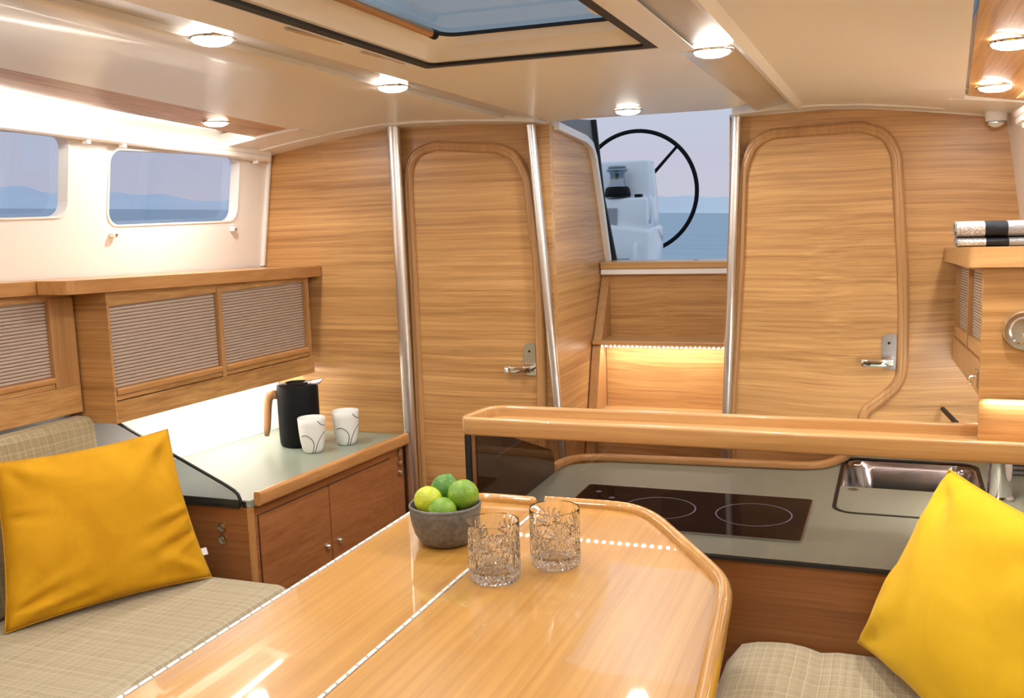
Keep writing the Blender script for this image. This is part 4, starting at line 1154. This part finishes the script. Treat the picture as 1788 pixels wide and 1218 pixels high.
# sink
sk = thing('steel_sink', 'polished steel sink bowl with black rim under a half cover', 'sink', (2.5, -.03, .45))
bm = new()
lv = [(0.0015, ZG-.002, .043), (.010, ZG-.004, .05), (.016, ZG-.02, .055), (.028, .46, .06), (.05, .447, .05)]
rings = []
for g, z, r in lv:
    rings.append([bm.verts.new((a, b, z)) for a, b in rrect(SX0+g, SX1-g, SY0+g, SY1-g, r, 6)])
for a, b in zip(rings, rings[1:]):
    n = len(a)
    for i in range(n): bm.faces.new([a[i], a[(i+1) % n], b[(i+1) % n], b[i]])
bm.faces.new(rings[-1])
obj('basin', bm, plain('sink_steel', (.52, .52, .53), rough=.14, metal=1.0), sk, auto=50)
obj('rim_seal', slab(new(), rrect(SX0-.003, SX1+.003, SY0-.003, SY1+.003, .048, 6), [rrect(SX0+.006, SX1-.006, SY0+.006, SY1-.006, .042, 6)], lambda a, b, t: (a, b, ZG+t), -.0005, .0012), M_['rubber'], sk)
obj('drain', lathe(new(), [(0, .002), (.018, .002), (.022, 0)], (2.5, -.03, .4478), 20), M_['steel'], sk, auto=40)
cv = thing('sink_cover', 'sage green cover board over the front half of the sink', 'cover', (2.35, -.03, ZG))
obj('board', slab(new(), rrect(SX0+.006, 2.462, SY0+.006, SY1-.006, (.040, .002, .002, .040), 5), [circ(2.437, .092, .011, 20)], lambda a, b, t: (a, b, ZG+t), -.012, .0015), M_['counter'], cv)
obj('finger_ring', lathe(new(), [(.0095, .0014), (.0130, .0014), (.0130, .0026), (.0095, .0026), (.0095, .0014)], (2.437, .092, ZG), 20), M_['chrome'], cv, auto=40)
# tap
fx, fy = 2.448, -.222
fc = thing('kitchen_tap', 'chrome pillar tap beside the galley sink', 'tap', (fx, fy, ZG))
obj('base', lathe(new(), [(0, .0), (.030, .0), (.031, .004), (.027, .009), (0, .009)], (fx, fy, ZG+.0005), 32), M_['chrome'], fc, auto=40)
obj('body', lathe(new(), [(0, .009), (.0255, .009), (.0255, .092), (.024, .0925), (.024, .094), (.0255, .0945), (.0255, .150), (.020, .156), (0, .156)], (fx, fy, ZG), 32), M_['chrome'], fc, auto=40)
obj('spout', tube(new(), [(fx, fy+.02, ZG+.105), (fx, fy+.05, ZG+.125), (fx-.002, fy+.11, ZG+.135), (fx-.004, fy+.15, ZG+.128)], [.012, .011, .010, .010], 14), M_['chrome'], fc, smooth=True)
obj('lever', tube(new(), [(fx, fy, ZG+.156), (fx, fy+.002, ZG+.165), (fx-.03, fy-.02, ZG+.176)], [.010, .009, .006], 12), M_['chrome'], fc, smooth=True)
# folded grey cloths behind the tap
cm = plain('grey_waffle_cloth', (.16, .16, .17), rough=.95, noise_amt=.35, nscale=160, bump=.6)
for k in range(4):
    o = obj('dish_cloth', box(new(), 2.66, 2.80, -.385, -.255+.004*(k % 2), ZG+.0005+k*.012, ZG+.0115+k*.012, .005, 3), cm, auto=50, origin=(2.72, -.35, ZG+k*.012))
    tag(o, ['bottom folded grey cloth behind the tap', 'second folded grey cloth from below behind the tap', 'third folded grey cloth from below behind the tap', 'topmost folded grey cloth of the pile behind the tap'][k], 'cloth', 'folded cloths behind the tap')
o = obj('dish_cloth', box(new(), 2.70, 2.80, -.37, -.262, ZG+.049, ZG+.12, .012, 3), plain('pale_grey_cloth', (.42, .42, .44), rough=.9, noise_amt=.25, nscale=140, bump=.5), auto=50, origin=(2.75, -.35, ZG+.05)); tag(o, 'pale grey rolled cloth on the pile behind the tap', 'cloth')
# smoked acrylic splash screen
sc = thing('splash_screen', 'smoked acrylic splash screen between galley worktop and wooden rail', 'screen', (1.912, .3, ZG))
obj('front_sheet', slab(new(), [(-.43, ZG-.001), (.842, ZG-.001), (.842, .806), (-.405, .806)], [], lambda a, b, t: (1.914-t, a, b), 0, .004), M_['plexi'], sc)
sd = rpoly([(1.915, ZG+.001), (2.419, ZG+.001), (2.416, .650, .03), (2.15, .743), (1.98, .806), (1.915, .806)])
obj('side_sheet', slab(new(), sd, [], lambda a, b, t: (a, .832+t, b), 0, .004), M_['plexi2'] if 'plexi2' in M_ else M_['plexi'], sc)
obj('corner_post', box(new(), 1.905, 1.922, .8465, .857, .45, .806, .002), M_['rubber'], sc)
obj('bottom_seal', B(1.9075, 1.9145, -.43, .84, ZG-.0075, ZG-.001), M_['rubber'], sc)
# rail / tray on top
rl = thing('galley_rail', 'long wooden tray rail with rounded end above the splash screen', 'rail', (1.97, .3, .806))
oute = rpoly([(1.898, -.41), (1.898, .868, .03), (2.045, .850, .045), (2.062, -.41)], 6)
def shrink(p, g): return rpoly([(1.898+g, -.41), (1.898+g, .868-g, max(.004, .03-g*.6)), (2.045-g, .850-g, .045-g*.6), (2.062-g, -.41)], 6)
obj('tray', slab(new(), shrink(oute, .004), [], lambda a, b, t: (a, b, t), .8125, .8235), M_['solid_y'], rl)
rp_ = [p for p in oute if not (abs(p[1]+.41) < 1e-6)]
path = [(1.898+.008, -.41)] + [p for p in shrink(oute, .008) if p[1] > -.409] + [(2.062-.008, -.41)]
pth = [(x, y, .826) for x, y in path]
obj('lip', sweep(new(), pth, rrect(-.008, .008, -.0195, .0195, .0055, 3), (0, 0, 1)), M_['solid_y'], rl, auto=40)

# row of small lights under the rail
ls = obj('light_strip', B(1.919, 1.929, -.38, .82, .8105, .8124), M_['plastic'], rl)
dot0 = None
for k in range(71):
    y = -.365+.0168*k
    if dot0 is None:
        dot0 = obj('light_dot', box(new(), 1.9205, 1.9275, y-.0026, y+.0026, .8086, .8104), emit('led_dot_rail', (1, .95, .89), 170), ls)
    else:
        d_ = dot0.copy(); COL.objects.link(d_); d_.parent = ls; d_.location = (0, .0168*k, 0)

# ---- starboard galley locker
rk = thing('galley_locker', 'wooden galley locker with tambour doors and chrome fittings', 'locker', (2.4, -.2, .9))
def zb(x): return .835+.083*(2.92-x)
def zs(x): return 1.137+.050*(2.9-x)        # shelf top
yK = -.139
def kplate(bm, x0, x1, z0, z1, d0, d1, bev=0):
    f = lambda x, d, z: (x, yK-d, z(x) if callable(z) else z)
    return hexa(bm, [f(x0, d0, z0), f(x1, d0, z0), f(x1, d1, z0), f(x0, d1, z0), f(x0, d0, z1), f(x1, d0, z1), f(x1, d1, z1), f(x0, d1, z1)], bev)
obj('carcass', kplate(new(), 1.975, 2.925, lambda x: zb(x)+.002, lambda x: zs(x)-.036, .022, .15), M_['wood_x'], rk)
obj('bottom_board', kplate(new(), 1.972, 2.927, zb, lambda x: zb(x)+.062, 0, .0215, .001), M_['wood_x'], rk)
for x0, x1 in ((2.875, 2.895), (2.375, 2.398), (1.973, 1.99)):
    obj('stile', kplate(new(), x0, x1, lambda x: zb(x)+.0622, lambda x: zs(x)-.046, .002, .021), M_['wood_z'], rk)
for x0, x1 in ((1.991, 2.374), (2.399, 2.874)):
    bm = new(); rows = 24; A = []; C = []
    for i in range(rows):
        for q, dd in ((0, .0185), (.16, .0185), (.20, .0126), (.55, .012), (.97, .0126)):
            for lst, x in ((A, x0), (C, x1)):
                z0 = zb(x)+.092; z1 = zs(x)-.048
                lst.append(bm.verts.new((x, yK-dd, z0+(z1-z0)*(i+q)/rows)))
    for i in range(len(A)-1): bm.faces.new([A[i], C[i], C[i+1], A[i+1]])
    tbd = obj('tambour_door', bm, M_['tambour'], rk, kind='stuff')
    obj('pull_ledge', kplate(new(), x0, x1, lambda x: zb(x)+.064, lambda x: zb(x)+.092, .004, .020, .002), M_['wood_x'], tbd)
obj('top_rail', kplate(new(), 1.972, 2.925, lambda x: zs(x)-.046, lambda x: zs(x)-.036, .004, .0215), M_['wood_x'], rk)
# forward end panel and the lit board below it
obj('end_panel', box(new(), 1.950, 1.970, -.355, yK, .913, 1.152, .001), M_['wood_y'], rk)
obj('lower_board', B(1.984, 1.998, -.39, yK-.002, .8245, .912), M_['wood_y'], rk)
pts = rpoly([(1.928, yK+.026, .022), (2.927, yK+.026, .003), (2.927, -.295), (1.928, -.355)], 5)
obj('shelf_top', slab(new(), pts, [], lambda a, b, t: (a, b, zs(a)+t), 0, -.036), M_['solid_y'], rk)
obj('hook', box(new(), 1.985, 2.02, yK+.0003, yK+.004, .924, .957, .0015), M_['chrome'], rk, auto=40)
obj('hook', tube(new(), [(2.0, yK+.003, .945), (2.0, yK+.012, .944), (2.0, yK+.014, .936), (2.0, yK+.010, .928)], .004, 8), M_['chrome'], rk, smooth=True)
obj('light_bar', kplate(new(), 2.04, 2.86, lambda x: zb(x)-.008, lambda x: zb(x)-.0004, .03, .045), M_['ledstrip'], rk)
obj('ring_handle', lathe(new(), [(.0, -.006), (.022, -.006), (.026, -.010), (.033, -.010), (.036, -.004), (.036, -.0002), (0, -.0002)], (1.950, -.208, 1.037), 32, 'x'), M_['chrome'], rk, auto=40)
obj('key_pin', lathe(new(), [(0, -.014), (.004, -.013), (.005, -.006)], (1.950, -.208, 1.030), 12, 'x'), M_['chrome'], rk, smooth=True)
area('lamp', (2.45, yK-.05, zb(2.45)-.012), (2.75, yK+.03, .40), .80, .014, P_GALLEY, NEUT, rk, xdir=(.9, 0, -.07))
area('lamp', (1.976, -.25, .906), (1.990, -.25, .80), .20, .006, P_GALLEY*.045, NEUT, rk, xdir=(0, 1, 0))
# paper towel bar on the bulkhead
o = obj('towel_bar', tube(new(), [(2.90, -.118, .702), (2.62, -.137, .725)], .0065, 10), M_['black'], auto=40, origin=(2.76, -.13, .71)); tag(o, 'short dark metal bar against the lit bulkhead above the rail', 'bar')
# ---- rolled towels
tm = towel_mat('grey_woven_towel')
def towel(label, x, y0, y1, z, rx, rz):
    prof = []
    bm = new(); n = 28; m = 12; rings = []
    for j in range(m+1):
        y = y0+(y1-y0)*j/m
        ring_ = []
        for i in range(n):
            a = 2*math.pi*i/n
            c, s = math.cos(a), math.sin(a)
            k = 1+.03*noise.noise(Vector((c*2, s*2, y*18+z*40)))
            ex = 0.62
            ring_.append(bm.verts.new((x+rx*math.copysign(abs(c)**ex, c)*k, y, z+rz+rz*math.copysign(abs(s)**ex, s)*(k if s > 0 else 1))))
        rings.append(ring_)
    for a, b in zip(rings, rings[1:]):
        for i in range(n): bm.faces.new([a[i], a[(i+1) % n], b[(i+1) % n], b[i]])
    bm.faces.new(rings[0]); bm.faces.new(rings[-1])
    t = thing('rolled_towel', label, 'towel', (x, y1, z), group='rolled grey towels on the galley locker')
    obj('cloth', bm, tm, t, auto=60)
    sp_ = []
    for i in range(60):
        a = i*.33; r = .96*(1-i/66)
        sp_.append((x+rx*r*math.cos(a), y1+.0008, z+rz+rz*.92*r*math.sin(a)))
    obj('rolled_edge', tube(new(), sp_, .0016, 6), tm, t, smooth=True)
zz = zs(2.42)+.0015
towel('lower grey woven towel with black band, flattened under the other', 2.42, -.315, -.116, zz, .060, .0105)
towel('upper grey woven towel roll with black band', 2.42, -.315, -.114, zz+.0215, .055, .0165)

# ================================================================ starboard seat
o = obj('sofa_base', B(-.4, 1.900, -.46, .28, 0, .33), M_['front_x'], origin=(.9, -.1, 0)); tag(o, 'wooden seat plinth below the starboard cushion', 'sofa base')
bm = new(); NX, NY = 40, 26
X0, X1, Yb, Yf = -.2, 1.900, -.46, .296
G = {}
def seat_pt(i, j):
    x = X0+(X1-X0)*i/NX; y = Yb+(Yf-Yb)*j/NY
    ex = min(1, (X1-x)/.05); ey = min(1, (Yf-y)/.06)
    z = .446-.030*(1-math.sqrt(max(0, 1-(1-ex)**2)))-.045*(1-math.sqrt(max(0, 1-(1-ey)**2)))
    z += .007*math.exp(-((y-.185)/.05)**2)-.006*math.exp(-((y-.125)/.018)**2)
    return (x, y, z)
for i in range(NX+1):
    for j in range(NY+1): G[i, j] = bm.verts.new(seat_pt(i, j))
for i in range(NX):
    for j in range(NY): bm.faces.new([G[i, j], G[i+1, j], G[i+1, j+1], G[i, j+1]])
border = [G[i, 0] for i in range(NX+1)] + [G[NX, j] for j in range(1, NY+1)] + [G[i, NY] for i in range(NX-1, -1, -1)] + [G[0, j] for j in range(NY-1, 0, -1)]
low = [bm.verts.new((v.co.x, v.co.y, .331)) for v in border]
for k in range(len(border)):
    bm.faces.new([border[k], border[(k+1) % len(border)], low[(k+1) % len(border)], low[k]])
bm.faces.new(low[::-1])
o = obj('seat_cushion', bm, M_['linen'], auto=60, origin=(.9, 0, .331)); tag(o, 'beige checked seat cushion under the bright yellow pillow', 'cushion', 'sofa cushions')
bm = new()
hexa(bm, [(-.2, -.34, .452), (1.88, -.352, .452), (1.88, -.43, .452), (-.2, -.43, .452), (-.2, -.385, .80), (1.88, -.365, .80), (1.88, -.405, .80), (-.2, -.43, .80)])
bmesh.ops.bevel(bm, geom=bm.edges[:], offset=.018, segments=3, affect='EDGES', profile=.5)
o = obj('backrest_cushion', bm, M_['linen2'], auto=60, origin=(.8, -.38, .452)); tag(o, 'olive beige checked backrest cushion behind the bright yellow pillow', 'cushion', 'sofa cushions')
pillow('bright yellow velvet pillow beside the table, cut by the picture edge', [(1.43, -.165, .462), (1.868, .058, .462), (1.845, -.088, .806), (1.43, -.30, .80)], M_['velvet2'], .066, 4.2, None, .010,
       [(.98, -.75, .55, -.55, -.014, .06), (.55, .98, .40, .60, -.010, .045), (.25, .98, .15, .62, -.009, .045), (-.1, .98, -.15, .60, -.010, .05), (.97, .15, .6, .05, -.009, .06), (.85, .9, .62, .0, .008, .06)])

# ================================================================ cockpit and sea outside
CX = 5.7
hc = thing('helm_console', 'white moulded helm console outside the companionway', 'console', (CX, 1.45, .3))
obj('lower_block', hexa(new(), [(CX-.10, 1.335, .3), (CX+.35, 1.335, .3), (CX+.35, 1.75, .3), (CX-.10, 1.75, .3), (CX-.06, 1.338, 1.13), (CX+.35, 1.338, 1.15), (CX+.35, 1.75, 1.21), (CX-.06, 1.75, 1.19)], .025, 3), M_['bluegel'], hc, auto=40)
obj('middle_block', hexa(new(), [(CX-.02, 1.352, 1.10), (CX+.32, 1.352, 1.10), (CX+.32, 1.72, 1.10), (CX-.02, 1.72, 1.10), (CX+.0, 1.362, 1.315), (CX+.32, 1.362, 1.33), (CX+.32, 1.72, 1.33), (CX+.0, 1.72, 1.315)], .018, 3), M_['bluegel'], hc, auto=40)
obj('upper_block', hexa(new(), [(CX+.14, 1.362, 1.29), (CX+.34, 1.362, 1.29), (CX+.34, 1.72, 1.29), (CX+.14, 1.72, 1.29), (CX+.17, 1.388, 1.535), (CX+.34, 1.388, 1.535), (CX+.34, 1.72, 1.54), (CX+.17, 1.72, 1.535)], .018, 3), M_['bluegel'], hc, auto=40)
obj('grab_loop', tube(new(), [(CX-.03, 1.335, 1.32), (CX-.05, 1.325, 1.30), (CX-.05, 1.325, 1.20), (CX-.03, 1.335, 1.17)], .010, 10), M_['bluegel'], hc, smooth=True)
obj('grab_loop', tube(new(), [(CX-.09, 1.40, 1.06), (CX-.12, 1.40, 1.04), (CX-.13, 1.40, .90), (CX-.11, 1.40, .85)], .012, 10), M_['bluegel'], hc, smooth=True)
obj('latch_bar', B(CX-.112, CX-.095, 1.44, 1.60, .965, .973), M_['steel'], hc)
obj('latch', tube(new(), [(CX-.118, 1.535, 1.0), (CX-.118, 1.535, .93)], .010, 8), M_['chrome'], hc)
obj('recess', box(new(), CX-.026, CX+.0, 1.53, 1.66, 1.16, 1.26, .006), M_['greygel'], hc)
obj('switch', box(new(), CX+.04, CX+.09, 1.40, 1.44, 1.318, 1.335, .004), M_['black'], hc)
wchrome = plain('dark_chrome', (.34, .36, .38), rough=.12, metal=1.0)
wn = thing('winch', 'chrome sheet winch on the white helm console', 'winch', (CX+.06, 1.545, 1.32))
obj('base', lathe(new(), [(0, 0), (.075, 0), (.078, .012), (.070, .050), (.058, .060), (0, .060)], (CX+.06, 1.545, 1.322), 32), M_['black'], wn, auto=40)
obj('drum', lathe(new(), [(.056, .060), (.046, .075), (.042, .10), (.044, .135), (.052, .145), (0, .145)], (CX+.06, 1.545, 1.322), 32), wchrome, wn, auto=40)
obj('top_ring', lathe(new(), [(0, .145), (.060, .147), (.064, .156), (.060, .162), (.050, .163), (.056, .172), (.050, .180), (0, .182)], (CX+.06, 1.545, 1.322), 32), wchrome, wn, auto=40)
sw_ = thing('steering_wheel', 'large black steering wheel against the sea', 'steering wheel', (6.4, 1.585, 1.355))
wx, wy, wz, wr_ = 6.4, 1.586, 1.354, .386
obj('rim', tube(new(), [(wx, wy+wr_*math.cos(2*math.pi*i/72), wz+wr_*math.sin(2*math.pi*i/72)) for i in range(72)], .0135, 10, closed=True), M_['black'], sw_, smooth=True)
for k in range(3):
    a = math.radians(133.5+120*k)
    obj('spoke', tube(new(), [(wx, wy+.05*math.cos(a), wz+.05*math.sin(a)), (wx, wy+(wr_-.012)*math.cos(a), wz+(wr_-.012)*math.sin(a))], [.012, .009], 8), M_['black'], sw_, smooth=True)
obj('hub', lathe(new(), [(0, -.03), (.04, -.03), (.05, -.01), (.05, .02), (0, .02)], (wx, wy, wz), 24, 'x'), M_['black'], sw_, auto=40)

# sea: one wide disc level with the heeled horizon
bm = new(); up = HEEL_UP; u_ = up.orthogonal().normalized(); v_ = up.cross(u_)
c0 = CAM-up*1.9
rr = [0, 4, 12, 40, 150, 600, 2500, 9000]
prev = None
for r in rr:
    cur = [bm.verts.new(c0+u_*r*math.cos(2*math.pi*k/48)+v_*r*math.sin(2*math.pi*k/48)) for k in range(48)] if r else [bm.verts.new(c0)]
    if prev is not None:
        for k in range(48):
            if len(prev) == 1: bm.faces.new([prev[0], cur[k], cur[(k+1) % 48]])
            else: bm.faces.new([prev[k], prev[(k+1) % 48], cur[(k+1) % 48], cur[k]])
    prev = cur
o = obj('sea', bm, sea_mat()); tag(o, 'calm blue grey sea outside', None, kind='structure')
# hills across the water, the haze put into their pale colour
bm = new(); d0 = Vector((1, .33, 0)).normalized(); sdir = up.cross(d0).normalized(); d0 = sdir.cross(up)
A = []; C = []; T_ = []
for i in range(141):
    s = (i-70)*55.0
    hgt = 95+90*noise.fractal(Vector((s*.0007+3.2, 0, 0)), 1, 2, 4)+18*noise.noise(Vector((s*.006, 5, 0)))
    hgt = max(30, hgt)
    p = CAM-up*1.9+d0*5200+sdir*s
    A.append(bm.verts.new(p)); C.append(bm.verts.new(p+d0*500+up*hgt)); T_.append(bm.verts.new(p+d0*1100))
for i in range(140):
    bm.faces.new([A[i], A[i+1], C[i+1], C[i]]); bm.faces.new([C[i], C[i+1], T_[i+1], T_[i]])
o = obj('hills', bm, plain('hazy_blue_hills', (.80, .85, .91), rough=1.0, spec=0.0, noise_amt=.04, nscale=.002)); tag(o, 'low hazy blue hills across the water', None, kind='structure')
